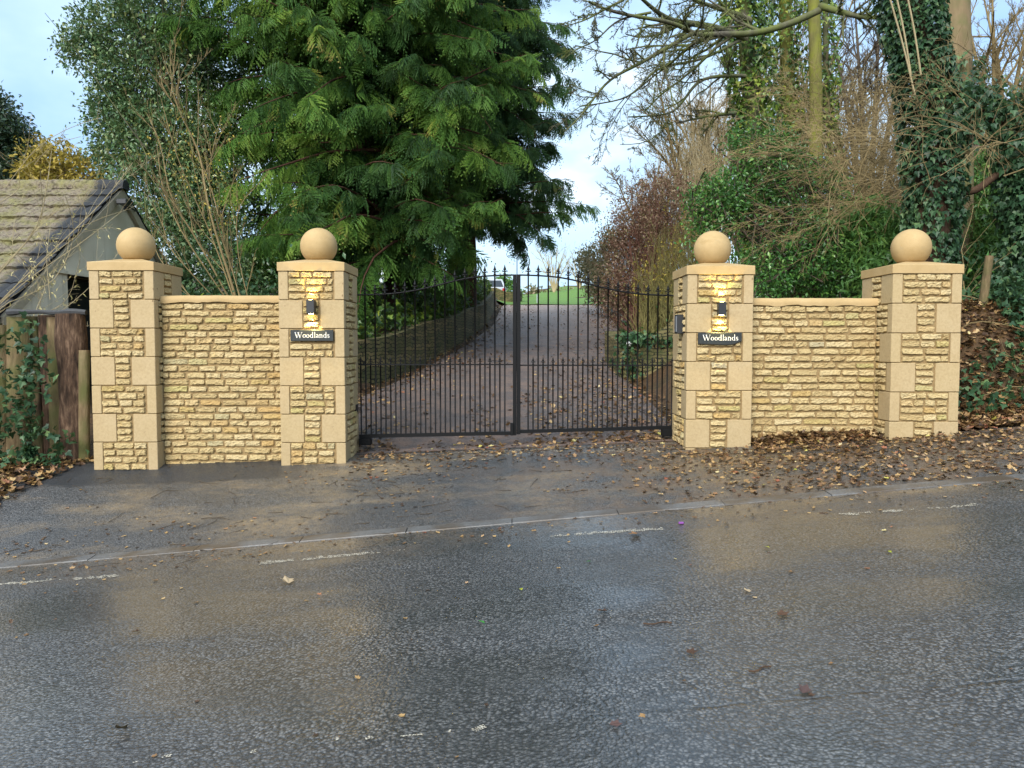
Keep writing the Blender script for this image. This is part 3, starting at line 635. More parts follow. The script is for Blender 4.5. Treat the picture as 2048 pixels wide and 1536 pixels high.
# ------------------------------------------------------------------ the pair of gates
YG = 9.42
def gx(px): return P(px, 700, YG)[0]
def gzp(px, py): return P(px, py, YG)[2]
def gate(label, mirror):
    S = lambda px: px if not mirror else 2066 - px         # the leaves mirror about the meeting line
    prof = [(716, 589.8), (745, 589.4), (789, 587.2), (831, 581), (870, 572), (909, 561.8), (948, 554), (987, 551), (1027, 550)]
    bot = (lambda px: np.interp(px, [719, 1026], [872.5, 866])) if not mirror else (lambda px: np.interp(px, [1040, 1347], [863, 854.5]))
    root = thing('iron_gate', label, 'gate', (gx(S(873)), YG, gzp(873, 872)), 'pair of iron driveway gates')
    xa, xb = sorted((gx(S(717)), gx(S(1026))))
    def bar(name, p0, p1, hx, hy, par=root):
        b_ = MB(); p0, p1 = np.array(p0), np.array(p1); d = p1 - p0; n1 = np.array([0, hy, 0]); n2 = np.cross(d / np.linalg.norm(d), [0, 1, 0]) * hx
        v = [q + s_ * n1 + t_ * n2 for q in (p0, p1) for s_, t_ in ((-1, -1), (1, -1), (1, 1), (-1, 1))]
        b_.add(v, [(0, 3, 2, 1), (4, 5, 6, 7), (0, 1, 5, 4), (1, 2, 6, 5), (2, 3, 7, 6), (3, 0, 4, 7)]); return b_.build(name, M['iron'], par)
    l, r = (717, 1026) if not mirror else (1040, 1349)
    bar('bottom_rail', (gx(l), YG, gzp(l, bot(l))), (gx(r), YG, gzp(r, bot(r))), .021, .02)
    zm = gzp(873, 729) if not mirror else gzp(1200, 730.5)
    bar('middle_rail', (gx(l), YG, zm), (gx(r), YG, zm), .008, .015)
    ppx = np.array([p for p, _ in prof]); ppy = np.array([q for _, q in prof]) + (1.5 if mirror else 0) * np.linspace(1, 0, len(prof))
    tp = np.linspace(716, 1027, 40); tz = np.interp(tp, ppx, ppy); k = np.ones(5) / 5; tz[2:-2] = np.convolve(tz, k, 'valid')
    toprow = lambda q: gzp(S(q), np.interp(q, tp, tz))
    b_ = MB(); pts = np.array([(gx(S(q)), YG, toprow(q)) for q in tp]); tube(b_, pts, .010, 6); b_.build('top_rail', M['iron'], root, smooth=True)
    ms = (1025.8, 1033.0) if not mirror else (1033.4, 1041.0)
    b_ = MB(); zt = gzp(1030, 549); box(b_, (gx(ms[0]), YG - .03, gzp(1030, 870 if not mirror else 868)), (gx(ms[1]), YG + .03, zt), .004); b_.build('meeting_stile', M['iron'], root)
    fin = [None]
    def finial(x, z, par, s_=1.0):
        if fin[0] is None:
            f_ = MB(); c = (x, YG, z)
            lathe(f_, [(.0001, -.004), (.013, 0), (.016, .010), (.010, .020), (.008, .030), (.013, .036), (.008, .042), (.006, .046)], c, 10)
            lathe(f_, [(.006, .046), (.020, .062), (.016, .072), (.010, .088), (.005, .108), (.0004, .128)], c, 8)
            for sg in (-1, 1):
                t = np.linspace(0, 1, 7); cx_ = x + sg * (.006 + .026 * np.sin(t * 1.9)); cz_ = z + .034 + .032 * t - .034 * t ** 3
                tube(f_, np.c_[cx_, np.full(7, YG), cz_], np.linspace(.008, .003, 7), 6)
            fin[0] = f_.build('spear_finial', M['iron'], par, smooth=True); o = fin[0]
            me = o.data; co = np.empty(len(me.vertices) * 3, np.float32); me.vertices.foreach_get('co', co)
            co = co.reshape(-1, 3) + np.array(WL[par]) - np.array([x, YG, z]); me.vertices.foreach_set('co', co.astype(np.float32).ravel()); me.update()
            o.location = Vector((x, YG, z)) - Vector(WL[par])
        else: o = share(fin[0], 'spear_finial', par, (x, YG, z))
        o.scale = (s_, s_, s_)
    for k in range(16):
        q = 731 + k * 19.9
        if q > 1024: continue
        x = gx(S(q)); zt = toprow(q); b_ = MB(); tube(b_, [(x, YG, gzp(S(q), bot(S(q)))), (x, YG, zt)], .0098, 8)
        vb = b_.build('tall_bar', M['iron'], root, smooth=True)
        finial(x, zt + .008, vb)
        q2 = q - 9.9; x = gx(S(q2)); b_ = MB(); tube(b_, [(x, YG, gzp(S(q2), bot(S(q2)))), (x, YG, zm + .006)], .0095, 8)
        vb = b_.build('short_bar', M['iron'], root, smooth=True); finial(x, zm + .008, vb, .78)
    s_ = -1 if not mirror else 1
    xe = gx(l if not mirror else r)
    b_ = MB(); z0 = gzp(l, bot(l)) if not mirror else gzp(r, bot(r)); z0 = z0 - .02
    box(b_, (min(xe, xe - s_ * .15), YG - .06, z0 - .085), (max(xe, xe - s_ * .15), YG + .05, z0 - .001), .006)
    b_.build('hinge_arm', M['iron'], root)
    b_ = MB(); zh = gzp(716, 818); box(b_, (xe + s_ * .035 - .016, YG - .10, zh - .065), (xe + s_ * .035 + .016, YG + .05, zh + .06), .004); b_.build('hinge', M['iron'], root)
    if not mirror:
        b_ = MB(); box(b_, (gx(1020.5), YG - .06, gzp(1024, 870)), (gx(1027), YG - .031, gzp(1024, 845)), .003); b_.build('drop_bolt', M['iron'], root)
gate('black iron gate leaf with spear tops hung from the square-plaque pier', False)
gate('black iron gate leaf with spear tops hung from the intercom pier', True)

# ------------------------------------------------------------------ garage at the left
XG = -7.0
def gp(px, py): 
    Yv = F * XG / (px - 1024) * 1.0; return Yv
Yn, Ya, Yf = 10.55, 13.86, 17.2; ZR = P(247, 372, Ya)[2]; ZE = P(22, 622, Yn)[2]; ZE2 = ZR - (ZR - ZE) / (Ya - Yn) * (Yf - Ya)
gar = thing('garage', 'pale rendered garage with a mossy tiled roof behind the log fence', 'garage', (XG - 3, Ya, .4))
m, n, out, oc = newmat('grey_render'); a = noise(n, oc, 1.3, 5); b_ = noise(n, oc, 70, 4)
c = ramp(n, a, [(.3, (.60, .52, .38)), (.6, (.76, .68, .53)), (.75, (.80, .73, .59))])
zs = nd(n, 'ShaderNodeMapping', {'Vector': oc, 'Scale': (1, 2.5, .22)}).outputs[0]
c = mixc(n, maprange(n, noise(n, zs, 1.9, 5), .55, .75, 0, .6), c, (.24, .19, .11)); finish(n, out, c, .85, b_, .25, .004, .2); M['render'] = m
m, n, out, oc = newmat('mossy_tiles'); a = noise(n, oc, 3.2, 6, .7); b_ = noise(n, oc, 13, 6, .75)
sx = nd(n, 'ShaderNodeSeparateXYZ', {0: oc}).outputs[0]
c = ramp(n, b_, [(.34, (.035, .028, .02)), (.43, (.13, .10, .07)), (.53, (.27, .225, .165)), (.60, (.11, .095, .04)), (.68, (.48, .44, .34))])
c = mixc(n, maprange(n, a, .45, .60, 0, .75), c, mixc(n, maprange(n, b_, .35, .65), (.075, .075, .02), (.30, .275, .10)))
clean = maprange(n, math_(n, 'ADD', sx, math_(n, 'MULTIPLY', math_(n, 'SUBTRACT', b_, .5), .5)), 2.58, 2.72)
c = mixc(n, clean, c, mixc(n, b_, (.018, .02, .023), (.06, .063, .068)))
finish(n, out, c, .7, b_, .9, .04, .3); M['tiles'] = m
zl = P(140, 549, 12.2)[2]; zg = .2; oy0, oy1 = F * XG / (140 - 1024), 15.4
mb = MB(); t = .18
def gwall(y0, y1, z0, f): # gable strip between y0 and y1 from z0 up to the roof line
    ys_ = sorted({y0, y1, *([Ya] if y0 < Ya < y1 else [])})
    rf = lambda y: ZR - .12 - (ZR - ZE) / (Ya - Yn) * abs(y - Ya)
    for a_, b__ in zip(ys_[:-1], ys_[1:]):
        v = [(XG, a_, z0), (XG, b__, z0), (XG, b__, rf(b__)), (XG, a_, rf(a_))]; v += [(x - t, y, z) for x, y, z in v]
        mb.add(v, [(0, 1, 2, 3), (5, 4, 7, 6), (4, 0, 3, 7), (1, 5, 6, 2), (4, 5, 1, 0), (3, 2, 6, 7)])
gwall(Yn + .35, oy0, zg, 0); gwall(oy1, Yf - .2, zg, 0); gwall(oy0 + .001, oy1 - .001, zl, 0)
box(mb, (XG - 7, Yn + .35, zg), (XG - t - .002, Yn + .5, ZE)); box(mb, (XG - 7, Yf - .4, zg), (XG - t - .002, Yf - .2, ZE2 + .1)); box(mb, (XG - 7, Yn + .5, zg), (XG - 6.8, Yf - .4, ZE))
mb.build('wall', M['render'], gar)
mb = MB(); box(mb, (XG - .26, oy0 - .55, zl + .0), (XG + .05, oy0 + 1.5, zl + .045)); mb.build('lintel_ledge', M['render'], gar)
mb = MB(); box(mb, (XG - .5, oy0 + .02, zg), (XG - .42, oy1, zl - .02)); mb.build('doorway_shade_panel', plain('doorway_shade_black', (.010, .011, .012), .6), gar)  # black panel standing in for the deep shade inside the open doorway
slope = (ZR - ZE) / (Ya - Yn); ang = math.atan(slope)
def roofside(sgn, yend):
    b_ = MB(); rows = 10; L = (yend - Ya) / rows
    xx = np.arange(XG - 9.5, XG + .065, .02); wave = .016 * np.abs(np.sin(xx * math.pi / .15)) ** .6
    for k in range(rows):
        y0, y1 = Ya + L * k, Ya + L * (k + 1.12); lift = .0
        s_ = [0, .33, .66, 1.0, .90]; X_ = np.repeat(xx[None], 5, 0); Y_ = np.array([y0 + (y1 - y0) * q for q in s_])[:, None] + 0 * X_
        nz_ = vnoise(X_ * 3.3, Y_ * 5) * .014 + vnoise(X_ * 12, Y_ * 14) * .010 * (X_ < XG - .5)
        Z_ = ZR - slope * abs(Y_ - Ya) + wave[None] + np.array([0, .014, .03, .048, -.02])[:, None] + nz_
        Y_ = Y_ + sgn * (.03 * vnoise(X_ * 4, k) + .02 * vnoise(X_ * 14, k + 5.5))
        grid(b_, X_, Y_, Z_)
    # underside board
    v = [(XG + .05, Ya, ZR - .06), (XG - 9.5, Ya, ZR - .06), (XG - 9.5, yend, ZR - .06 - slope * abs(yend - Ya)), (XG + .05, yend, ZR - .06 - slope * abs(yend - Ya))]
    b_.add(v, [(0, 1, 2, 3)]); return b_
rf = roofside(-1, Yn - .1).build('roof', M['tiles'], gar, smooth=False)
roofside(1, Yf + .1).build('roof', M['tiles'], gar, smooth=False)
mb = MB(); th = np.linspace(-.35, math.pi + .35, 9); nk = 24
for k in range(nk):
    x0, x1 = XG + .13 - k * .42, XG + .13 - (k + 1) * .42 - .02; r0, r1 = .125, .138
    v = [(x, Ya + r * math.cos(t_), ZR - .02 + r * math.sin(t_)) for x, r in ((x0, r0), (x1, r1)) for t_ in th]
    mb.add(v, np.array([(i, i + 1, i + 10, i + 9) for i in range(8)]))
    if k == 0: mb.add(v[:9], np.array([range(9)]))
mb.build('ridge_tile', M['tiles'], rf, smooth=True)
mb = MB()
for yend in (Yn - .05, Yf + .05):
    a_ = np.array([XG + .02, Ya, ZR - .05]); b2 = np.array([XG + .02, yend, ZR - .05 - slope * abs(yend - Ya)])
    v = []
    for q in (a_, b2):
        for dx in (0, .055):
            for dz in (0, -.17): v.append(q + [dx, 0, dz])
    mb.add(v, [(0, 1, 5, 4), (2, 6, 7, 3), (0, 4, 6, 2), (1, 3, 7, 5), (4, 5, 7, 6), (0, 2, 3, 1)])
mb.build('verge_board', plain('old_verge_board', (.40, .34, .24), .8, 0, .3, .3, 12, .3), gar)
mb = MB(); box(mb, (XG - 9.5, Yn - .20, ZE - .16), (XG + .05, Yn - .08, ZE - .05), .01); box(mb, (XG + .0, Yn - .05, .3), (XG + .07, Yn + .02, ZE - .16), .01); mb.build('gutter', plain('black_gutter', (.012, .012, .013), .5), gar)
q = P(245, 410, 13.9); fl = thing('flood_light', 'small black security light under the apex of the garage gable', 'security light', (XG, 13.75, q[2]))
mb = MB(); box(mb, (XG + .12, 13.5, q[2] - .05), (XG + .30, 13.72, q[2] + .04), .012); mb.build('lamp_head', M['lampblack'], fl)
mb = MB(); box(mb, (XG + .10, 13.78, q[2] - .10), (XG + .17, 13.86, q[2] - .02), .01); mb.build('sensor', M['lampblack'], fl)
mb = MB(); tube(mb, [(XG - .01, 14.35, q[2] - .02), (XG + .12, 14.2, q[2] - .05), (XG + .14, 13.9, q[2] - .03), (XG + .2, 13.7, q[2])], .016, 6); mb.build('arm', M['lampblack'], fl)

# ------------------------------------------------------------------ fence of split logs
rng = np.random.RandomState(8)
fen = thing('log_fence', 'rough fence of upright split logs left of the first pier', 'fence', (-5.8, 9.25, .2))
YF = 9.22
for (a_, b__, kind, top, dy) in ((-70, 8, 'log', 650, .05), (8, 52, 'log', 634, 0), (46, 78, 'log', 632, .09), (74, 108, 'logbark', 630, .10), (92, 128, 'log', 634, .05), (122, 180, 'logbark', 628, -.06), (166, 188, 'log', 700, -.14)):
    xa, xb = P(a_, 760, YF)[0], P(b__, 760, YF)[0]; zt = P(a_, top, YF)[2]; zb_ = .05; r = (xb - xa) / 2; cx = (xa + xb) / 2
    nz_, nt_ = 26, 12; th = np.linspace(math.pi, 2 * math.pi, nt_); zz = np.linspace(zb_, zt, nz_)
    T, Zg = np.meshgrid(th, zz); rr = r * (1 + .10 * vnoise(T * 2.2, Zg * 1.3, a_) + (.10 if kind == 'logbark' else .03) * vnoise(T * 9, Zg * 3, a_))
    lean = rng.uniform(-.05, .05); mb = MB()
    Xg = cx + rr * np.cos(T) + lean * (Zg - zb_); Yg = YF + dy + .75 * rr * np.sin(T)
    grid(mb, Xg, Yg, Zg, rng.rand()); back = YF + dy + .03
    mb.add([(Xg[0, 0], Yg[0, 0], zb_), (Xg[-1, 0], Yg[-1, 0], zt), (Xg[-1, -1], Yg[-1, -1], zt), (Xg[0, -1], Yg[0, -1], zb_)], [(0, 1, 2, 3)])
    mb.add(np.c_[Xg[-1], Yg[-1], Zg[-1]], np.array([range(nt_)])); mb.build('upright_log', M[kind], fen, smooth=True)
mb = MB(); xx = np.linspace(P(28, 625, YF)[0], P(183, 625, YF)[0], 24); zz = P(100, 625, YF)[2] + .02 * vnoise(xx * 5, 4.4)
tube(mb, np.c_[xx, np.full(24, YF - .1) + .03 * vnoise(xx * 4, 1), zz], .035 + .012 * vnoise(xx * 9, 2), 7); mb.build('top_rail', plain('weathered_rail', (.045, .047, .05), .7, 0, .4, .5, 25, .5), fen)

# ------------------------------------------------------------------ small walls, post, edging, car, far gate, feeder
m, n, out, oc = newmat('old_garden_stone')
dv = nd(n, 'ShaderNodeVectorMath', {0: oc, 1: nd(n, 'ShaderNodeVectorMath', {0: noise(n, oc, 3.5, 4, .6, 'Color'), 'Scale': .22}, operation='SCALE').outputs[0]}, operation='ADD').outputs[0]
br = nd(n, 'ShaderNodeTexBrick', {'Vector': nd(n, 'ShaderNodeMapping', {'Vector': dv, 'Rotation': (math.radians(90), 0, 0)}).outputs[0], 'Scale': 1.0, 'Brick Width': .3, 'Row Height': .075, 'Mortar Size': .009, 'Color1': (.22, .17, .075, 1), 'Color2': (.10, .095, .04, 1), 'Mortar': (.012, .012, .008, 1)})
a = noise(n, oc, 6, 6, .7); c = mixc(n, maprange(n, a, .45, .68), br.outputs[0], (.045, .06, .02)); finish(n, out, c, .85, math_(n, 'ADD', br.outputs['Fac'], math_(n, 'MULTIPLY', a, -.8)), -.9, .03, .3); M['oldstone'] = m
def lowwall(name, label, pts, h, th, cat='low wall', mat='oldstone'):
    pts = np.array(pts, float); n_ = max(12, int(np.sum(np.linalg.norm(np.diff(pts, axis=0), axis=1)) / .3)); t_ = np.linspace(0, 1, len(pts)); s_ = np.linspace(0, 1, n_)
    q = np.stack([np.interp(s_, t_, pts[:, k]) for k in (0, 1)], -1); d = np.gradient(q, axis=0); d /= np.linalg.norm(d, axis=1, keepdims=True); nn = np.c_[-d[:, 1], d[:, 0]]
    z0 = gz(q[:, 0] - nn[:, 0] * .4, q[:, 1]) ; z0 = np.minimum(z0, gz(q[:, 0], q[:, 1])); b_ = MB()
    hh = h * (1 + .10 * vnoise(s_ * 9, 5.5)); o_ = q + nn * th
    jit = lambda k: .03 * vnoise(s_ * 60, k)
    rows = [(q, z0 - .2, 0), (q, z0 + hh * .5, jit(1)), (q, z0 + hh, jit(2)), (o_, z0 + hh, 0 * s_), (o_, z0 - .2, 0)]
    Xg = np.stack([r_[0][:, 0] + nn[:, 0] * r_[2] for r_ in rows]); Yg = np.stack([r_[0][:, 1] + nn[:, 1] * r_[2] for r_ in rows]); Zg = np.stack([r_[1] for r_ in rows])
    grid(b_, Xg, Yg, Zg)
    for k in (0, -1): b_.add(np.c_[Xg[:, k], Yg[:, k], Zg[:, k]], np.array([range(5)]))
    return tag(b_.build(name, M[mat], base=(q[n_ // 2, 0], q[n_ // 2, 1], z0[n_ // 2])), label, cat)
yy = np.linspace(13.2, 32, 14); pl = [(-6.2, 12.6), (-4.4, 12.75), (-3.0, 12.9)] + [(float(dc(y) - hw(y) - .22), float(y)) for y in yy[1:]]
lowwall('retaining_wall', 'old mossy retaining wall along the left of the drive below the conifers', pl, .84, .3)
lowwall('retaining_wall', 'old mossy retaining wall behind the intercom pier, topped with ivy', [(2.42, 17.6), (2.42, 15.3), (3.3, 15.15), (6, 15.0)][::-1], .68, .3)
lowwall('garden_wall', 'short low brown wall by the parked car at the top of the drive', [(-3.2, 41.2), (.35, 41.0), (.55, 42.5)], .62, .35)
mb = MB(); yy = np.linspace(16.5, 36, 20); 
for a_, b__ in zip(yy[:-1], yy[1:]):
    xa, xb = dc(a_) + hw(a_) + .30, dc(b__) + hw(b__) + .30; za, zb2 = g1(xa - .2, a_), g1(xb - .2, b__)
    v = [(xa, a_, za - .1), (xb, b__ - .02, zb2 - .1), (xb, b__ - .02, zb2 + .27), (xa, a_, za + .27)]; v += [(x + .04, y, z) for x, y, z in v]
    mb.add(v, [(0, 1, 2, 3), (7, 6, 5, 4), (3, 2, 6, 7), (0, 3, 7, 4), (1, 5, 6, 2)])
tag(mb.build('board_edging', plain('grey_boards', (.22, .22, .19), .8, 0, .3, .3, 9, .3), base=(4, 26, 2)), 'grey timber board edging along the right side of the drive', 'edging')
b0 = P(1966, 606, 10.2); t0_ = P(1979, 512, 10.2); mb = MB(); tube(mb, [b0 + [0, 0, -.5], b0, (b0 + t0_) / 2, t0_], [.058, .056, .053, .05], 12); 
tag(mb.build('wooden_post', M['log'], base=b0, smooth=False), 'leaning round wooden post on the bank beside the ivy', 'post')
# parked car, only its tail corner in view
cy0 = 46.5; cx0 = -1.22; cz0 = g1(-1.2, cy0) - .05
car = thing('parked_car', 'silver hatchback parked at the top of the drive, half hidden by the conifer', 'car', (cx0, cy0 + 2, cz0))
M['carpaint'] = plain('silver_paint', (.50, .52, .55), .3, .3, .6, .03); M['glass'] = plain('car_glass', (.03, .035, .04), .12, 0, .8, .1)
sec = [(0, .32, .72, .80, .78), (.12, .26, .86, .86, .80), (.55, .22, .95, 1.42, .62), (1.2, .20, .95, 1.48, .60), (2.4, .2, .93, 1.44, .6), (3.0, .22, .90, 1.0, .74), (3.9, .25, .78, .82, .72), (4.15, .35, .6, .66, .66)]
mb = MB(); R_ = []
for y, z0, zm, zt, wt in sec:
    R_.append([(cx0 - .84, cy0 + y, cz0 + z0), (cx0 - .87, cy0 + y, cz0 + (z0 + zm) / 2), (cx0 - .85, cy0 + y, cz0 + zm), (cx0 - wt, cy0 + y, cz0 + zt), (cx0 + wt, cy0 + y, cz0 + zt), (cx0 + .85, cy0 + y, cz0 + zm), (cx0 + .87, cy0 + y, cz0 + (z0 + zm) / 2), (cx0 + .84, cy0 + y, cz0 + z0)])
R_ = np.array(R_); grid(mb, R_[..., 0], R_[..., 1], R_[..., 2]); mb.add(R_[0], np.array([range(8)])); mb.add(R_[-1], np.array([list(range(8))[::-1]])); mb.build('body', M['carpaint'], car, smooth=False)
def quad(p4, name, mat, off): m_ = MB(); m_.add(np.array(p4) + off, [(0, 1, 2, 3)]); return m_.build(name, mat, car)
lerp = lambda a_, b__, t_: np.array(a_) * (1 - t_) + np.array(b__) * t_
A_, B_, C_, D_ = R_[1][2], R_[1][5], R_[2][4], R_[2][3]
quad([lerp(A_, D_, .12) + [.12, 0, 0], lerp(B_, C_, .12) - [.12, 0, 0], lerp(B_, C_, .85) - [.1, 0, 0], lerp(A_, D_, .85) + [.1, 0, 0]], 'rear_window', M['glass'], (0, -.012, .006))
quad([lerp(R_[2][5], R_[2][4], .15), lerp(R_[4][5], R_[4][4], .15), lerp(R_[4][5], R_[4][4], .85), lerp(R_[2][5], R_[2][4], .85)], 'side_window', M['glass'], (.012, 0, 0))
for sx in (-1, 1):
    m_ = MB(); box(m_, (cx0 + sx * .74 - .1, cy0 - .03, cz0 + .62), (cx0 + sx * .74 + .1, cy0 + .1, cz0 + .84), .02); m_.build('tail_lamp', plain('tail_lamp_red', (.4, .03, .03), .2), car)
    for yy_ in (.8, 3.25):
        m_ = MB(); t_ = np.linspace(0, 2 * math.pi, 17)[:-1]; v = [(cx0 + sx * .86 - s_ * sx * .2, cy0 + yy_ + .32 * math.cos(a_), cz0 + .32 + .32 * math.sin(a_)) for s_ in (0, 1) for a_ in t_]
        m_.add(v, [[i, (i + 1) % 16, 16 + (i + 1) % 16, 16 + i] for i in range(16)]); m_.add(v[:16], np.array([range(16)])); m_.build('wheel', M['lampblack'], car)
m_ = MB(); box(m_, (cx0 - .8, cy0 - .05, cz0 + .28), (cx0 + .8, cy0 + .08, cz0 + .46), .03); m_.build('bumper', plain('grey_bumper', (.06, .06, .065), .6), car)
m_ = MB(); box(m_, (cx0 - .26, cy0 - .04, cz0 + .55), (cx0 + .26, cy0 - .012, cz0 + .66)); m_.build('number_plate', plain('yellow_plate', (.5, .42, .08), .5), car)
# pale field gate and two pale posts at the crest
Yg2 = 37.0; a_, b__ = P(1177, 605, Yg2), P(1190, 575, Yg2)
fg = thing('field_gate', 'pale blue-green tubular field gate standing open at the crest of the drive', 'field gate', (a_[0], Yg2, a_[2]))
M['galv'] = plain('pale_gate_paint', (.32, .42, .42), .5)
for x in (a_[0], b__[0]):
    m_ = MB(); z0 = g1(x, Yg2); tube(m_, [(x, Yg2, z0 - .02), (x, Yg2, b__[2])], .026, 6); m_.build('end_bar', M['galv'], fg)
for k in range(5):
    z = a_[2] + .06 + (b__[2] - a_[2] - .08) * k / 4; m_ = MB(); tube(m_, [(a_[0], Yg2, z), (b__[0], Yg2, z)], .02, 6); m_.build('cross_bar', M['galv'], fg)
q = P(1075, 610, 40.5); m_ = MB(); tube(m_, [(q[0], 40.5, g1(q[0], 40.5) - .1), (q[0], 40.5, q[2] + .55)], .05, 8)
tag(m_.build('marker_post', plain('pale_post', (.45, .5, .5), .6), base=(q[0], 40.5, q[2])), 'thin pale marker post at the edge of the grass', 'post')
q = P(1034, 560, 16.0); zt = P(1034, 506, 16.0)[2]; z0 = g1(q[0], 16)
fd = thing('bird_feeder', 'thin iron bird feeder pole with two curled hooks beyond the gates', 'bird feeder', (q[0], 16, z0))
m_ = MB(); tube(m_, [(q[0], 16, z0 - .1), (q[0], 16, zt + .06)], .009, 6); m_.build('pole', M['iron'], fd)
for sg in (-1, 1):
    t_ = np.linspace(0, 1, 22); an = math.pi * (1.1 - 1.75 * t_); r_ = .105 * (1 - .25 * t_); m_ = MB()
    tube(m_, np.c_[q[0] + sg * (.125 - r_ * np.cos(math.pi - an)), np.full(22, 16.0), zt - .03 + r_ * np.sin(an) * .9], .006, 5); m_.build('hook', M['iron'], fd)
q = P(1259, 688, 15.0); m_ = MB(); lathe(m_, [(.001, -.05), (.045, -.04), (.062, 0), (.05, .04), (.001, .055)], (q[0], 15.0, q[2]), 14)
tag(m_.build('white_globe', M['white'], base=(q[0], 15, q[2]), smooth=True), 'small white globe among the ivy on the planter wall', 'garden globe')

# ------------------------------------------------------------------ leaf shapes
def leaf_proto(kind):
    if kind == 'oval':   # folded along the midrib
        v = [(0, 0, 0), (.45, .26, .07), (1, 0, -.06), (.45, -.26, .07), (.5, 0, 0)]; f = [[0, 4, 1], [1, 4, 2], [0, 3, 4], [3, 2, 4]]
    elif kind == 'lance':
        v = [(0, 0, 0), (.35, .12, .03), (1, 0, -.18), (.35, -.12, .03), (.45, 0, -.01)]; f = [[0, 4, 1], [1, 4, 2], [0, 3, 4], [3, 2, 4]]
    elif kind == 'ivy':
        v = [(0, 0, 0), (-.08, .33, .02), (.30, .50, .05), (.42, .24, .0), (1, 0, -.10), (.42, -.24, 0), (.30, -.50, .05), (-.08, -.33, .02)]
        f = [[0, 2, 1], [0, 3, 2], [0, 4, 3], [0, 5, 4], [0, 6, 5], [0, 7, 6]]
    else:                # lobed, curled dead leaf
        v = [(0, 0, 0), (.18, .34, .10), (.42, .22, .04), (.62, .46, .16), (.70, .18, .05), (1, 0, .14), (.70, -.20, .06), (.58, -.44, .10), (.40, -.2, .02), (.15, -.36, .16)]
        f = [[0, i + 1, i] for i in range(1, 9)]
    return np.array(v, float), [np.array(f)]
def scatter_leaves(mb, pos, kind, size, rng, d=None, tint=None, roll=.9, sizevar=.35):
    n = len(pos); v, f = leaf_proto(kind)
    if d is None: d = rdir(rng, n)
    R = frames(d, None, rng.normal(0, roll, n))
    stamp(mb, v, f, pos, R, size * rng.uniform(1 - sizevar, 1 + sizevar, n), rng.rand(n) if tint is None else tint)
def clumps(lobes, nclump, per, spread, rng, shell=.55):
    """clump centres spread through ellipsoid lobes (c, rx, ry, rz), leaves about each centre"""
    w = np.array([l[1] * l[3] for l in lobes]); k = rng.choice(len(lobes), nclump, p=w / w.sum())
    c = np.array([l[0] for l in lobes])[k]; r = np.array([l[1:] for l in lobes])[k]
    u = rdir(rng, nclump) * (shell + (1.08 - shell) * rng.rand(nclump, 1) ** .6); c = c + u * r
    pos = np.repeat(c, per, 0) + rng.normal(size=(nclump * per, 3)) * spread
    ct = np.repeat(rng.rand(nclump), per)
    return c, pos, ct, np.repeat(u, per, 0)
def lobe(px, py, Y, rpx, ry=None, rz=None):
    s_ = Y / F; r = rpx * s_; return (P(px, py, Y), r, r if ry is None else ry, (r if rz is None else rz * s_))
def ppath(pts, Y): return np.array([P(a, b, (Y if np.isscalar(Y) else Y[i])) for i, (a, b) in enumerate(pts)])
def smoothpath(p, n):
    p = np.asarray(p, float); t = np.linspace(0, 1, len(p)); s_ = np.linspace(0, 1, n); q = np.stack([np.interp(s_, t, p[:, k]) for k in range(3)], -1)
    for _ in range(2): q[1:-1] = .25 * q[:-2] + .5 * q[1:-1] + .25 * q[2:]
    return q

# ------------------------------------------------------------------ conifers
def frond_proto(seed):
    rng = np.random.RandomState(seed); V, Fc, T = [], [], []
    n = 9; bend = rng.uniform(.35, .65)
    ax = lambda t: np.array([t * (1 - .10 * t), .05 * math.sin(t * 3 + seed), -bend * t * t])
    def blade(p, d, L, w, nrm, tt, dr):
        s_ = np.cross(nrm, d); s_ /= np.linalg.norm(s_) + 1e-9; k = len(V)
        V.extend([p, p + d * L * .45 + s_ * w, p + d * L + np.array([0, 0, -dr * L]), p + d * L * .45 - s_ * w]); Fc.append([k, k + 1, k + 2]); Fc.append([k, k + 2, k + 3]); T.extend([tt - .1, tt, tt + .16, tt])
    for i in range(n):
        t = .08 + .92 * i / (n - 1); p = ax(t); d = ax(min(1, t + .05)) - ax(t - .05); d /= np.linalg.norm(d)
        for sg in (-1, 1):
            L = .36 * (math.sin(min(1, t * 1.15 + .12) * math.pi) ** .55) * rng.uniform(.75, 1.15) + .04
            a = rng.uniform(.75, 1.0); dd = d * math.cos(a) + np.array([0, sg, 0]) * math.sin(a) + np.array([0, 0, -.25 - .4 * rng.rand()]); dd /= np.linalg.norm(dd)
            nrm = np.array([0, 0, 1.0]); blade(p, dd, L, .022, nrm, -.08 + .1 * t, .35)
            for q in (.32, .56, .78):      # side teeth of the pinna
                for s2 in (-1, 1):
                    pp = p + dd * L * q + np.array([0, 0, -.35 * L * q * q]); sd_ = np.cross(nrm, dd) * s2
                    d3 = dd * .75 + sd_ * .65 + np.array([0, 0, -.2]); d3 /= np.linalg.norm(d3); blade(pp, d3, L * .24 * (1.15 - q * .6), .013, nrm, .0 + .1 * t, .3)
    return np.array(V), [np.array(Fc)], np.array(T)
FR = [frond_proto(s_) for s_ in (1, 2, 3)]
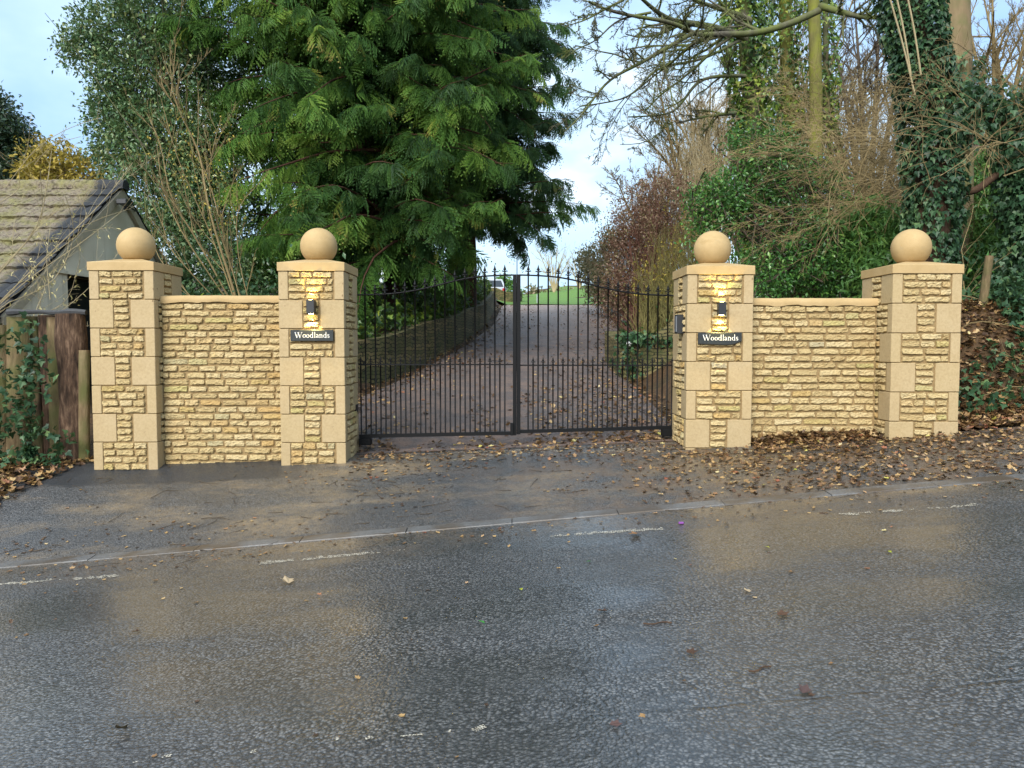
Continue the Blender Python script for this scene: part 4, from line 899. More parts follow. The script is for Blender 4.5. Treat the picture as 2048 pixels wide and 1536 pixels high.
def conifer(name, label, x, y, H, zlow, rad, mat, barkm, seed, nbr, fsize, droop=.05, trunk_r=.24, extra=(), lean=0.0, tshift=0.0, trunks=()):
    rng = np.random.RandomState(seed); z0 = g1(x, y)
    root = thing(name, label, 'conifer', (x, y, z0), 'conifers behind the entrance wall')
    tb = MB(); zt = np.linspace(-.3, H, 12); 
    tube(tb, np.c_[x + lean * zt + .05 * np.sin(zt * .8 + seed), y + .04 * np.cos(zt), z0 + zt], trunk_r * np.linspace(1.25, .12, 12), 12)
    for dx, dy in trunks: tube(tb, np.c_[x + dx * np.linspace(.35, 1, 12) + .05 * np.sin(zt), y + dy + 0 * zt, z0 + zt * .9], trunk_r * np.linspace(.95, .1, 12), 10)
    pos, dirs, ups, sz, ti = [], [], [], [], []
    def limb(p0, d, L, dr=droop, fs=fsize, tb_=0.0):
        pts = wander(p0, d, L, 9, .07, dr, rng); tube(tb, pts, np.linspace(.012 + .008 * L, .004, 10), 5)
        nf = int(10 + L * 7.0); base_t = np.clip(rng.normal(.50 + tb_, .19), .08, .9)
        for k in range(nf):
            t = .22 + .78 * rng.rand() ** .75; q = t * 9; i = min(int(q), 8); p = pts[i] * (1 - q + i) + pts[i + 1] * (q - i); dd = pts[i + 1] - pts[i]; dd /= np.linalg.norm(dd)
            a = rng.uniform(.25, 1.15) * rng.choice([-1, 1]); c_, s_ = math.cos(a), math.sin(a); dd = np.array([dd[0] * c_ - dd[1] * s_, dd[0] * s_ + dd[1] * c_, dd[2] + rng.uniform(-.85, .12)])
            pos.append(p); dirs.append(dd); sz.append(fs * rng.uniform(.55, 1.15) * (1.05 - .3 * t)); ti.append(np.clip(base_t + rng.normal(0, .12), 0, .86) if rng.rand() > .02 else 1.0)
    for k in range(nbr):
        h = zlow + (H - zlow) * (k + rng.rand()) / nbr; az = rng.rand() * 2 * math.pi
        r = rad(h) * (rng.uniform(.62, 1.12) if rng.rand() < .72 else rng.uniform(.3, .6))
        if math.sin(az) > .35: r *= .8
        p0 = (x + lean * h, y, z0 + h)
        limb(p0, (math.cos(az), math.sin(az), rng.uniform(-.15, .55)), r, droop * rng.uniform(.3, 1.9))
    for (px, py, Y_, tx, ty, TY) in extra:
        a_, b__ = P(px, py, Y_), P(tx, ty, TY); d = b__ - a_; L = np.linalg.norm(d); limb(a_, d / L + [0, 0, .22], L * 1.05, .055, fsize * .95, .08)
    tb.build('trunk', barkm, root, smooth=True)
    cr = MB(); pos, dirs, sz, ti = map(np.array, (pos, dirs, sz, ti)); k = rng.randint(0, 3, len(pos))
    for j in range(3):
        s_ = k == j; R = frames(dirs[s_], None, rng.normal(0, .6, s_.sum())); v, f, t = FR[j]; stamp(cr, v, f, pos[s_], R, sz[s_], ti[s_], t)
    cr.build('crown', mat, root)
q = P(762, 560, 18.2)
conifer('cedar_tree', 'bright green drooping cedar towering behind the square-plaque pier', q[0] - .35, 18.2, 13.5, 1.35, lambda h: np.interp(h, [0, 2, 5, 9, 13.5], [2.4, 3.5, 3.9, 3.7, 2.6]), M['conifer'], M['bark_red'], 31, 620, .88, trunks=((1.15, .7), (-1.3, .5)),
        extra=((760, 470, 17, 500, 490, 14.6), (700, 500, 17, 560, 560, 14.4), (760, 420, 17, 640, 400, 14.2), (800, 480, 17, 700, 540, 14.3), (760, 300, 17, 430, 330, 15), (760, 200, 17, 420, 180, 15.3), (760, 100, 17, 400, 40, 15.6), (780, 450, 17, 620, 470, 14.0), (760, 510, 18, 520, 470, 16.5), (760, 510, 18, 480, 530, 16), (700, 510, 18, 560, 490, 16), (760, 530, 18, 650, 520, 15.8), (760, 500, 18, 850, 520, 16), (720, 470, 19, 520, 440, 18.5), (720, 490, 19, 540, 510, 18.5), (720, 500, 19, 600, 540, 18), (720, 420, 19, 480, 420, 18)))
q = P(935, 560, 24.5)
conifer('cypress_tree', 'dark green cypress beside the drive, its lowest bough reaching over it', q[0], 24.5, 16, 2.5, lambda h: np.interp(h, [0, 3, 6, 10, 16], [2.0, 2.9, 3.15, 3.1, 2.1]), M['conifer_dark'], M['bark_red'], 32, 640, .84, trunk_r=.22, trunks=((-1.1, -.5),),
        extra=((950, 420, 24, 1168, 425, 22.2), (950, 440, 24, 1150, 455, 22.4), (950, 400, 24, 1140, 390, 22.5), (960, 420, 24, 1090, 470, 22), (950, 400, 24, 1120, 350, 22.4), (930, 430, 24, 960, 525, 21), (920, 430, 24, 900, 550, 21), (940, 300, 24, 1140, 300, 23), (940, 120, 24, 1150, 100, 23.3), (940, 200, 24, 1140, 200, 23), (940, 40, 24, 1145, 60, 23.3)))

# ------------------------------------------------------------------ broadleaved trees and shrubs
def leafy(name, label, cat, lobes, nclump, per, spread, kind, size, mat, seed, base, stems, barkm, group=None, shell=.5, tvar=.5, bias=0.0, droopy=.2, twigs=0, stem_r=(.1, .02)):
    rng = np.random.RandomState(seed); root = thing(name, label, cat, base, group)
    c, pos, ct, u = clumps(lobes, nclump, per, spread, rng, shell)
    t = np.clip(ct * (1 - tvar) + rng.rand(len(pos)) * tvar + bias, 0, 1)
    d = rdir(rng, len(pos)) + u * .5 + np.array([0, 0, -droopy])
    cr = MB(); scatter_leaves(cr, pos, kind, size, rng, d, t); cr.build('crown', mat, root)
    tb = MB(); b0 = np.array(base, float)
    for s_ in stems:
        p = smoothpath(np.array([b0] + list(s_)) if not isinstance(s_, np.ndarray) else s_, 10); tube(tb, p, np.linspace(stem_r[0], stem_r[1], 10), 7)
    for i in rng.choice(len(c), min(len(c), twigs), replace=False):
        k = rng.randint(len(lobes)); s0 = lobes[k][0] * .6 + c[i] * .4 if rng.rand() < .5 else c[i] + rng.normal(size=3) * .25
        q = wander(s0, c[i] - s0 + [0, 0, .01], np.linalg.norm(c[i] - s0) + .1, 4, .12, 0, rng); tube(tb, q, np.linspace(.014, .004, 5), 4)
    tb.build('trunk', barkm, root, smooth=True); return root
def gbase(px, Y): x = P(px, 600, Y)[0]; return (float(x), Y, g1(x, Y) - .05)
b = gbase(385, 17.5)
leafy('holly_tree', 'tall grey-green holly tree behind the garage gable, left of the cedar', 'evergreen tree',
      [lobe(235, 70, 17, 75), lobe(175, 95, 17, 48), lobe(330, 40, 17, 90), lobe(270, 170, 17, 70), lobe(235, 215, 17, 55), lobe(350, 150, 17, 90), lobe(250, 265, 17, 70), lobe(330, 290, 17, 100), lobe(230, 315, 17.2, 42), lobe(400, 300, 17, 90), lobe(330, 390, 16.6, 85), lobe(420, 430, 16.6, 90), lobe(370, 500, 16, 90), lobe(440, 560, 15.6, 90), lobe(300, 10, 17, 70), lobe(420, 120, 17.6, 90)],
      2300, 26, .13, 'oval', .092, M['holly'], 41, b, [[P(370, 400, 17.3), P(330, 200, 17.2), P(320, 20, 17.2)], [P(350, 380, 17), P(270, 220, 17), P(190, 100, 17)], [P(340, 350, 17), P(260, 270, 17)]], M['bark_grey'], twigs=500, tvar=.55, bias=.05)
b = gbase(-60, 24)
leafy('evergreen_tree', 'dark evergreen tree rising behind the garage roof at the picture edge', 'evergreen tree',
      [lobe(-40, 280, 24, 75), lobe(5, 320, 24, 55), lobe(-20, 220, 24, 40), lobe(40, 340, 24, 50), lobe(20, 270, 24, 36)], 600, 26, .16, 'oval', .14, M['holly_far'], 42, b, [[P(-40, 300, 24), P(-20, 200, 24)]], M['bark_brown'])
b = gbase(140, 22)
leafy('yellow_shrub', 'yellow autumn shrub showing above the garage ridge', 'shrub', [lobe(120, 340, 22, 55), lobe(90, 325, 22, 40), lobe(160, 350, 22, 45), lobe(200, 362, 22, 28), lobe(70, 350, 22, 30)], 260, 16, .13, 'oval', .13, M['yellow'], 43, b, [[P(130, 340, 22)], [P(90, 320, 22)]], M['twig_tan'], twigs=160)

# bare shrub with tall tan stems behind the first wall panel
rng = np.random.RandomState(51); Yb = 13.4; b0 = P(475, 640, Yb)
bs = thing('bare_shrub', 'tall bare many-stemmed shrub with tan stems behind the first wall panel', 'shrub', b0)
mb = MB()
for pts, r in (([(482, 640), (462, 560), (428, 430), (412, 350), (390, 280), (352, 215), (342, 80)], .040), ([(428, 430), (398, 370), (375, 270), (368, 190), (390, 150)], .022), ([(470, 640), (400, 480), (355, 400), (340, 300), (275, 215)], .026), ([(490, 640), (440, 500), (425, 400), (432, 330), (440, 230)], .02), ([(470, 640), (375, 470), (330, 380), (290, 270)], .02), ([(500, 640), (455, 520), (445, 440), (470, 330)], .018), ([(460, 640), (355, 500), (310, 440), (260, 330)], .016), ([(440, 640), (330, 520), (290, 450)], .014), ([(505, 640), (480, 520), (482, 420), (520, 350)], .016), ([(482, 640), (420, 470), (370, 330), (330, 190)], .022), ([(365, 210), (345, 150), (338, 75)], .012), ([(352, 215), (330, 170), (322, 130)], .012)):
    p = smoothpath(ppath(pts, Yb) + rng.normal(size=(len(pts), 3)) * [.0, .25, 0], 14); grow(mb, p, r * .72, .004, 2, rng, 8, .30, .45, -.03, .07, 6, .6, .15, .3)
mb.build('stem', M['twig_tan'], bs, smooth=True)
mb = MB(); pos = np.concatenate(mb.v) if mb.v else np.zeros((0, 3))
c, pos, ct, u = clumps([lobe(440, 300, Yb, 60), lobe(380, 290, Yb, 70), lobe(420, 400, Yb, 80), lobe(340, 330, Yb, 50), lobe(455, 420, Yb, 50)], 130, 4, .12, rng, .2)
scatter_leaves(mb, pos, 'oval', .05, rng); mb.build('leaves', M['yellow'], bs)

# twiggy shrub with pale buds in front of the garage
rng = np.random.RandomState(52); Yt = 10.0; b0 = (P(-80, 700, Yt)[0], Yt, .15)
ts = thing('hazel_shrub', 'bare twiggy shrub with small pale yellow buds in front of the garage', 'shrub', b0)
mb = MB(); ends = []
for pts, r in (([(-80, 760), (-20, 560), (60, 460), (100, 370), (92, 300)], .016), ([(-60, 700), (40, 600), (140, 520), (220, 410), (262, 330)], .014), ([(-90, 700), (0, 640), (100, 560), (185, 500), (240, 430)], .010), ([(-60, 720), (30, 610), (95, 580), (150, 470), (165, 400)], .010), ([(-60, 700), (50, 560), (120, 480), (180, 470), (185, 430)], .009), ([(-90, 620), (0, 520), (40, 440), (80, 350)], .012), ([(-60, 540), (-10, 430), (22, 380), (33, 340)], .010), ([(-60, 700), (60, 640), (130, 610), (170, 520)], .008), ([(-90, 780), (30, 660), (110, 640), (175, 560), (212, 470)], .008), ([(-60, 780), (40, 700), (100, 690), (150, 650)], .008), ([(-70, 800), (20, 720), (60, 650), (90, 560)], .010), ([(20, 380), (80, 300), (130, 250), (215, 240)], .006), ([(60, 330), (110, 290), (170, 280)], .006), ([(100, 640), (60, 560), (30, 480)], .008), ([(110, 600), (100, 520), (70, 430)], .007)):
    p = smoothpath(ppath(pts, Yt) + rng.normal(size=(len(pts), 3)) * [.02, .22, .02], 14); grow(mb, p, r * .75, .003, 2, rng, 5, .34, .6, -.01, .10, 5, .6, .1, .1, .0018)
bv = np.concatenate(mb.v); mb.build('stem', M['twig_pale'], ts)
s_ = bv[rng.choice(len(bv), 800)]; u_ = (s_[:, 0] / s_[:, 1] * F + 1024); s_ = s_[(s_[:, 2] > 1.7) & (s_[:, 2] < 3.2) & (u_ > 20)][:260]
mb = MB(); scatter_leaves(mb, s_ + rng.normal(size=s_.shape) * .015, 'lance', .062, rng, rdir(rng, len(s_)) + [0.6, 0, -.6]); mb.build('buds', M['buds'], ts)

# ------------------------------------------------------------------ ivy covered trunks on the right bank
def ivytrunk(name, label, path, rad, thick, n, size, mat, bark, seed, Ys, cover=(0, 1), cat='tree', group=None, barkr=None):
    rng = np.random.RandomState(seed); p = smoothpath(ppath(path, Ys), 16); p[0, 2] = min(p[0, 2], g1(p[0, 0], p[0, 1]) - .2)
    root = thing(name, label, cat, p[0], group); tb = MB(); rr = np.linspace(*(barkr or (rad * 1.05, rad * .8)), 16); tube(tb, p, rr, 14); tb.build('trunk', bark, root, smooth=True)
    if n:
        t = cover[0] + (cover[1] - cover[0]) * rng.rand(n); x = t * 15; i = np.minimum(x.astype(int), 14); q = (x - i)[:, None]; c = p[i] * (1 - q) + p[i + 1] * q
        th = rng.rand(n) * 2 * math.pi; o_ = np.c_[np.cos(th), np.sin(th), 0 * th]; lump = 1 + .5 * vnoise(th * 1.6, c[:, 2] * 1.1, seed) + .25 * vnoise(th * 4, c[:, 2] * 4, seed)
        pos = c + o_ * (rad + thick * lump * rng.rand(n) ** .5)[:, None]; d = o_ * .45 + np.array([0, 0, -.9]) + rdir(rng, n) * .45
        mb = MB(); scatter_leaves(mb, pos, 'ivy', size, rng, d, np.clip(rng.normal(.45, .22, n) + .25 * vnoise(c[:, 2] * 2, th), 0, 1), roll=.5); mb.build('ivy', mat, root)
    return root
ivytrunk('ivy_clad_tree', 'thick trunk clad in dark ivy right behind the end pier', [(1862, 640), (1862, 400), (1868, 200), (1828, 60), (1800, -120)], .25, .15, 8500, .08, M['ivy'], M['bark_brown'], 61, 11.3)
ivytrunk('ivy_clad_tree', 'ivy covered tree trunk with lime-yellow leaves, nearest the sky gap', [(1520, 560), (1512, 360), (1500, 180), (1490, 60), (1480, -80)], .18, .34, 4600, .095, M['ivy_lime'], M['bark_grey'], 62, 16.5, group='ivy clad trunks in the wood')
ivytrunk('ivy_clad_tree', 'slimmer ivy trunk standing left of the mossy bare trunk', [(1590, 560), (1585, 330), (1575, 150), (1568, -80)], .17, .24, 3000, .09, M['ivy_lime'], M['bark_moss'], 63, 17.5, group='ivy clad trunks in the wood')
ivytrunk('mossy_tree', 'slim bare trunk coloured yellow-green by moss', [(1628, 600), (1632, 400), (1632, 200), (1630, 60), (1622, -90)], .14, .1, 0, .1, M['ivy'], M['bark_moss'], 64, 16.0)
ivytrunk('ivy_clad_tree', 'thin ivy stem close behind the moss-yellow trunk', [(1668, 560), (1660, 300), (1652, 150), (1650, -80)], .07, .2, 1500, .09, M['ivy_lime'], M['bark_grey'], 65, 17.0, group='ivy clad trunks in the wood')
ivytrunk('tan_barked_tree', 'broad smooth tan trunk rising behind the ivy arch', [(1905, 500), (1908, 250), (1908, 100), (1905, -100)], .31, .12, 700, .09, M['ivy'], M['bark_tan'], 66, 13.6, (.3, .62))
# ivy arch falling to the right of the thick trunk
rng = np.random.RandomState(67)
arch = [lobe(1905, 215, 11.2, 55, .4, 40), lobe(1955, 212, 11.2, 45, .3, 34), lobe(2015, 232, 11.2, 50, .4, 45), lobe(2050, 290, 11.2, 60, .4, 70), lobe(1895, 255, 11.1, 40, .3, 40), lobe(2048, 400, 11.2, 42, .4, 90), lobe(2048, 520, 11.0, 38, .4, 90), lobe(2085, 450, 11.0, 60, .4, 160), lobe(2030, 640, 10.6, 50, .4, 70), lobe(2120, 300, 11.2, 80, .5, 120)]
at_ = thing('ivy_arch', 'dark ivy hanging as an arch from the fallen limb at the picture edge', 'ivy', (P(2080, 700, 11)[0], 11, 1.5))
c, pos, ct, u = clumps(arch, 800, 17, .11, rng, .35); d = u * .5 + np.array([0, 0, -.9]) + rdir(rng, len(pos)) * .6
mb = MB(); scatter_leaves(mb, pos, 'ivy', .072, rng, d, np.clip(ct * .5 + rng.rand(len(ct)) * .5, 0, 1), sizevar=.5); mb.build('leaves', M['ivy'], at_)
mb = MB(); tube(mb, smoothpath(ppath([(1868, 240), (1930, 225), (2010, 240), (2080, 330), (2100, 720)], 11.25), 14), np.linspace(.13, .11, 14), 9); tube(mb, smoothpath(ppath([(1915, 380), (1950, 385), (1990, 350), (2040, 330)], 11.2), 10), np.linspace(.06, .05, 10), 7); mb.build('stem', M['bark_brown'], at_, smooth=True)

b = gbase(1640, 14.2)
leafy('privet_bush', 'glossy green bush filling the space above the leafy-footed wall', 'bush',
      [lobe(1445, 410, 13.6, 55), lobe(1410, 395, 13.6, 30), lobe(1415, 465, 13.6, 28, None, 34), lobe(1490, 380, 13.8, 50), lobe(1560, 330, 14, 60), lobe(1500, 300, 14.2, 45), lobe(1600, 400, 13.8, 60), lobe(1560, 470, 13.6, 55), lobe(1620, 520, 13.2, 70), lobe(1545, 560, 13, 55), lobe(1680, 470, 13.6, 60), lobe(1700, 560, 13.2, 60), lobe(1500, 520, 13.5, 34), lobe(1655, 380, 14, 40)],
      980, 24, .12, 'oval', .072, M['bush'], 71, b, [[P(1700, 560, 13.2), P(1640, 470, 13.4), P(1560, 380, 13.6)], [P(1690, 500, 13.1), P(1680, 430, 13.3), P(1610, 350, 13.8)], [P(1620, 510, 13), P(1540, 560, 12.9)], [P(1600, 430, 13.3), P(1480, 400, 13.5)]], M['twig_dark'], twigs=350, tvar=.6, stem_r=(.06, .015))
b = gbase(1790, 12.9)
leafy('laurel_bush', 'bright green laurel behind the ball of the end pier, left of the thick ivy', 'bush', [lobe(1770, 470, 12.8, 45), lobe(1745, 500, 12.7, 45), lobe(1790, 530, 12.5, 45), lobe(1730, 450, 12.8, 34), lobe(1760, 560, 12.4, 45)], 400, 22, .14, 'lance', .15, M['bamboo'], 72, b, [[P(1770, 500, 15)], [P(1730, 470, 15)]], M['twig_green'], tvar=.6, droopy=.5)
b = gbase(1975, 13.8)
leafy('laurel_bush', 'bright green laurel seen through the ivy arch above the wooden post', 'bush', [lobe(1960, 470, 13.6, 50), lobe(1985, 540, 13.4, 50), lobe(1950, 560, 13.2, 45), lobe(1985, 420, 13.8, 40), lobe(1945, 400, 14, 40), lobe(1970, 360, 14.2, 34)], 520, 22, .14, 'lance', .15, M['bamboo'], 73, b, [[P(1960, 500, 15)], [P(1985, 470, 15)]], M['twig_green'], tvar=.6, droopy=.5)

# ------------------------------------------------------------------ hedgerow up the right of the drive
def twiggy(name, label, cat, lobes, nst, mat, leafm, seed, base, leafn, lsize, r=.012, kind='oval', lev=2, nch=6, group=None, wig=.07, up=.2):
    rng = np.random.RandomState(seed); root = thing(name, label, cat, base, group); mb = MB()
    for _ in range(nst):
        l = lobes[rng.randint(len(lobes))]; tip = l[0] + rdir(rng, 1)[0] * np.array(l[1:]) * rng.rand() ** .3
        b_ = np.array([tip[0] + rng.normal() * .45, tip[1] + rng.normal() * .3, 0])
        if 12 < b_[1] < 38 and b_[0] > 0: b_[0] = max(b_[0], dc(b_[1]) + hw(b_[1]) + .45 + .3 * rng.rand())
        b_[2] = min(g1(b_[0], b_[1]) - .03, tip[2] - .5); m_ = (b_ + tip) / 2 + rng.normal(size=3) * [.14, .14, .05]
        grow(mb, smoothpath([b_, m_, tip], 9), r * rng.uniform(.6, 1.3), .003, lev, rng, nch, .34, .5, -.01, wig, 4, rng.rand(), .25, up)
    mb.build('stem', mat, root)
    if leafn:
        c, pos, ct, u = clumps(lobes, leafn, 9, .13, rng, .3); m2 = MB(); scatter_leaves(m2, pos, kind, lsize, rng, None, np.clip(ct * .6 + .4 * rng.rand(len(ct)), 0, 1)); m2.build('leaves', leafm, root)
    return root
twiggy('dogwood_hedge', 'reddish twiggy hedge bush along the right of the drive', 'hedge', [lobe(1250, 500, 21, 45), lobe(1240, 560, 20, 45), lobe(1290, 430, 21, 60), lobe(1270, 470, 20.5, 60), lobe(1330, 400, 20.5, 60), lobe(1230, 610, 20, 36)], 150, M['twig_red'], M['redleaf'], 81, gbase(1280, 20.5), 1700, .065)
twiggy('yellow_stemmed_bush', 'thicket of upright yellow-green stems left of the intercom pier', 'bush', [lobe(1330, 520, 17.5, 60), lobe(1300, 570, 17, 50), lobe(1370, 470, 17.8, 60), lobe(1340, 600, 16.6, 45), lobe(1390, 540, 17, 45)], 190, M['twig_green'], M['yellow'], 82, gbase(1340, 17), 90, .07, up=.35)
twiggy('mixed_hedge', 'pale pinkish far end of the hedge beside the crest of the drive', 'hedge', [lobe(1195, 520, 30, 32), lobe(1180, 545, 31, 24), lobe(1215, 560, 28, 36), lobe(1195, 585, 30, 26), lobe(1225, 490, 28, 32), lobe(1170, 520, 32, 16)], 90, M['twig_pale'], M['pinkhedge'], 83, gbase(1205, 29.5), 700, .12, r=.02, lev=1)
twiggy('brown_thicket', 'airy tan thicket with a few dead leaves filling the wood right of the mossy tree', 'thicket', [lobe(1560, 250, 19, 60), lobe(1690, 190, 19, 70), lobe(1740, 290, 18.5, 70), lobe(1670, 320, 18.5, 60), lobe(1600, 340, 18.5, 60), lobe(1780, 210, 19, 50), lobe(1720, 390, 18, 60)], 170, M['twig_tan'], M['pinkhedge'], 84, gbase(1690, 18.6), 330, .05, r=.013)
twiggy('bare_thicket', 'hazy tan bare thicket between the reddish hedge and the ivy trunks', 'thicket', [lobe(1400, 260, 24, 60), lobe(1450, 220, 24, 60), lobe(1350, 330, 24, 55), lobe(1420, 340, 23, 60), lobe(1300, 390, 24, 40)], 190, M['twig_pale'], M['pinkhedge'], 85, gbase(1390, 23.6), 120, .06, r=.014)
# bare trees and scrub further back
def baretree(name, label, px, Y, top, spread_px, mat, seed, r=.14, n=7, lev=4, group=None, lean=0, nl=5):
    rng = np.random.RandomState(seed); b_ = gbase(px, Y); root = thing(name, label, 'bare tree', b_, group); mb = MB(); z1 = P(px, top, Y)[2]; s_ = spread_px * Y / F
    for k in range(nl):
        a = (k / max(1, nl - 1) - .5) * 2; tip = np.array([b_[0] + a * s_ * rng.uniform(.7, 1) + lean, Y + rng.normal() * s_ * .4, b_[2] + (z1 - b_[2]) * (1 - .28 * abs(a) * rng.rand())])
        mid_ = np.array([b_[0] + a * s_ * .35, Y, b_[2] + (tip[2] - b_[2]) * .5]); grow(mb, smoothpath([b_, mid_, tip], 9), r, .012, lev - 1, rng, n, .36, .65, -.005, .10, 6, .5, .3, .12, .0055)
    mb.build('branches', mat, root, smooth=True); return root
baretree('bare_tree', 'hazy tan bare tree behind the hedge, left of the ivy trunks', 1410, 25, 165, 150, M['twig_tan'], 91, .13, 11, 4, 'bare trees along the hedge', nl=7)
baretree('bare_tree', 'low spreading bare tree whose twigs reach out over the reddish hedge', 1320, 24, 330, 90, M['twig_tan'], 92, .10, 11, 4, 'bare trees along the hedge', nl=6)
baretree('bare_tree', 'bare tree deep in the wood between the mossy and the thick ivy trunks', 1730, 22, -60, 150, M['twig_dark'], 93, .13, 10, 4, 'bare trees in the wood', nl=6)
baretree('bare_tree', 'bare tree in the wood right behind the broad tan trunk', 1985, 21, -80, 130, M['twig_tan'], 94, .12, 10, 4, 'bare trees in the wood', nl=6)
baretree('bare_tree', 'bare tree in the wood behind the two lime-leaved ivy trunks', 1560, 26, -60, 130, M['twig_tan'], 95, .13, 10, 4, 'bare trees in the wood', nl=6)
baretree('bare_tree', 'wide hazy bare tree filling the skyline left of the ivy trunks', 1500, 29, 190, 210, M['twig_tan'], 191, .12, 12, 4, 'bare trees along the hedge', nl=9)
baretree('bare_tree', 'pale bare tree standing alone in the far field', 1108, 75, 485, 46, M['twig_pale'], 96, .08, 9, 3, 'bare trees in the far field', nl=6)
baretree('bare_tree', 'smaller pale bare tree at the far field edge, next to the hedge', 1158, 80, 500, 34, M['twig_pale'], 97, .08, 9, 3, 'bare trees in the far field', nl=5)
twiggy('field_hedge', 'low tawny hedge bounding the far field', 'hedge', [lobe(x, 588 - 4 * abs(math.sin(x)), 84, 17, 1.2, 14) for x in range(1050, 1200, 14)], 60, M['twig_tan'], M['pinkhedge'], 98, gbase(1120, 84), 120, .35, r=.05, lev=1)
leafy('green_shrub', 'leafy green shrub beside the parked car', 'shrub', [lobe(1014, 575, 52, 13), lobe(1025, 590, 52, 13), lobe(1007, 563, 52, 9)], 90, 22, .18, 'oval', .17, M['bush'], 99, gbase(1015, 52), [[P(1014, 580, 52)]], M['twig_dark'], bias=.2)

# overhanging bare boughs, traced from the big limbs of the tree at the sky gap
rng = np.random.RandomState(101)
ob = thing('overhanging_tree', 'bare spreading boughs reaching over the sky gap from the wood', 'bare tree', (P(1480, 100, 15.8)[0], 15.8, gz(P(1480, 100, 15.8)[0], 15.8)))
mb = MB(); tube(mb, smoothpath(ppath([(1519, 600), (1512, 360), (1500, 180), (1490, 60), (1480, -80)], 16.5), 9), np.linspace(.15, .11, 9), 9)
for pts, r, Y_ in (
    ([(1500, 40), (1452, 21), (1423, 12), (1386, 0), (1330, -30)], .06, (15.8, 14)), ([(1490, 75), (1466, 66), (1413, 49), (1370, 47), (1335, 39), (1310, 21), (1286, 0), (1260, -25)], .075, (15.8, 13)),
    ([(1640, 20), (1590, 45), (1530, 64), (1482, 70), (1435, 67), (1401, 72), (1384, 66), (1364, 53), (1335, 43), (1306, 38), (1257, 31), (1208, 19), (1177, 3)], .065, (14.5, 12.5)),
    ([(1384, 67), (1345, 90), (1306, 111), (1278, 129), (1239, 146), (1214, 164), (1192, 189), (1169, 225), (1134, 260)], .040, (13.4, 12.6)), ([(1480, 80), (1462, 90), (1413, 117), (1374, 125), (1335, 131), (1306, 141), (1290, 162), (1271, 184), (1247, 199), (1208, 206), (1159, 213)], .034, (15.7, 13)),
    ([(1490, 152), (1472, 151), (1433, 152), (1398, 158), (1380, 182), (1358, 215), (1341, 228), (1306, 232), (1257, 234)], .042, (15.8, 14)), ([(1337, 230), (1337, 244), (1318, 270), (1290, 289), (1240, 289)], .018, (14.3, 14)), ([(1470, 226), (1450, 228), (1403, 234), (1355, 246)], .05, (15.8, 14.6)),
    ([(1247, 0), (1204, 21), (1169, 43), (1130, 52)], .022, (12.6, 12.4)), ([(1302, 25), (1267, 31), (1237, 39), (1212, 59), (1194, 84), (1153, 96), (1130, 117)], .022, (13, 12.5)), ([(1640, 12), (1700, 30), (1745, 38), (1800, 30)], .065, (14.5, 13)), ([(1420, 75), (1405, 100), (1383, 125), (1385, 145), (1398, 158)], .016, (14, 14)), ([(1460, 20), (1420, 55), (1380, 85), (1330, 92), (1290, 95)], .018, (13.5, 13)), ([(1293, 28), (1284, 50), (1276, 85), (1268, 105), (1250, 140), (1235, 150)], .018, (13, 12.8))):
    p = smoothpath(ppath(pts, np.linspace(*Y_, len(pts))), len(pts) * 2); grow(mb, p, r, r * .28, 3, rng, 11, .32, .75, .02, .17, 6, .4, .15, -.05, .0038)
mb.build('branches', M['bark_grey'], ob, smooth=True)
# tangled arching scrub in front of the wood
def scrub(name, label, box_, nst, mat, seed, Y, lev=2, n=7, r=.014):
    rng = np.random.RandomState(seed); x0, x1, y0, y1 = box_; root = thing(name, label, 'scrub', gbase((x0 + x1) / 2, Y)); mb = MB()
    for _ in range(nst):
        a = P(rng.uniform(x0 + 80, x1 + 90), rng.uniform((y0 + y1) / 2, y1 + 60), Y + rng.normal() * .5); L = rng.uniform(1.0, 2.6)
        d = np.array([rng.normal(-.45, .6), rng.normal() * .4, rng.uniform(.1, 1)]); grow(mb, wander(a, d, L, 9, .12, .10, rng), r * rng.uniform(.5, 1.2), .004, lev, rng, n, .42, .7, .05, .15, 4, rng.rand(), .15, 0)
    mb.build('branches', mat, root); return root
scrub('briar_scrub', 'tangle of pale arching briars in front of the moss-yellow trunk', (1520, 1760, 130, 420), 52, M['twig_tan'], 111, 12.6, 2, 8, .0085)
scrub('bramble_scrub', 'pale dead bramble stems straggling over the thick ivy trunk', (1740, 2040, 20, 330), 30, M['twig_tan'], 112, 10.8, 2, 6, .008)
scrub('hawthorn_scrub', 'brown tangled scrub filling the wood above the laurel', (1600, 1980, 20, 380), 110, M['twig_tan'], 113, 16.5, 2, 8, .011)
mb = MB(); rng = np.random.RandomState(114)
for a_, b__ in (((1775, -20), (1830, 190)), ((1790, -20), (1822, 150)), ((1812, -20), (1842, 150))):
    p = smoothpath(ppath([a_, ((a_[0] + b__[0]) / 2 + 3, (a_[1] + b__[1]) / 2), b__], 10.7), 8); tube(mb, p, .012, 6)
tag(mb.build('dead_canes', M['twig_pale'], base=P(1810, 150, 10.7)), 'three straight pale dead canes hanging down in front of the thick ivy', 'branch')

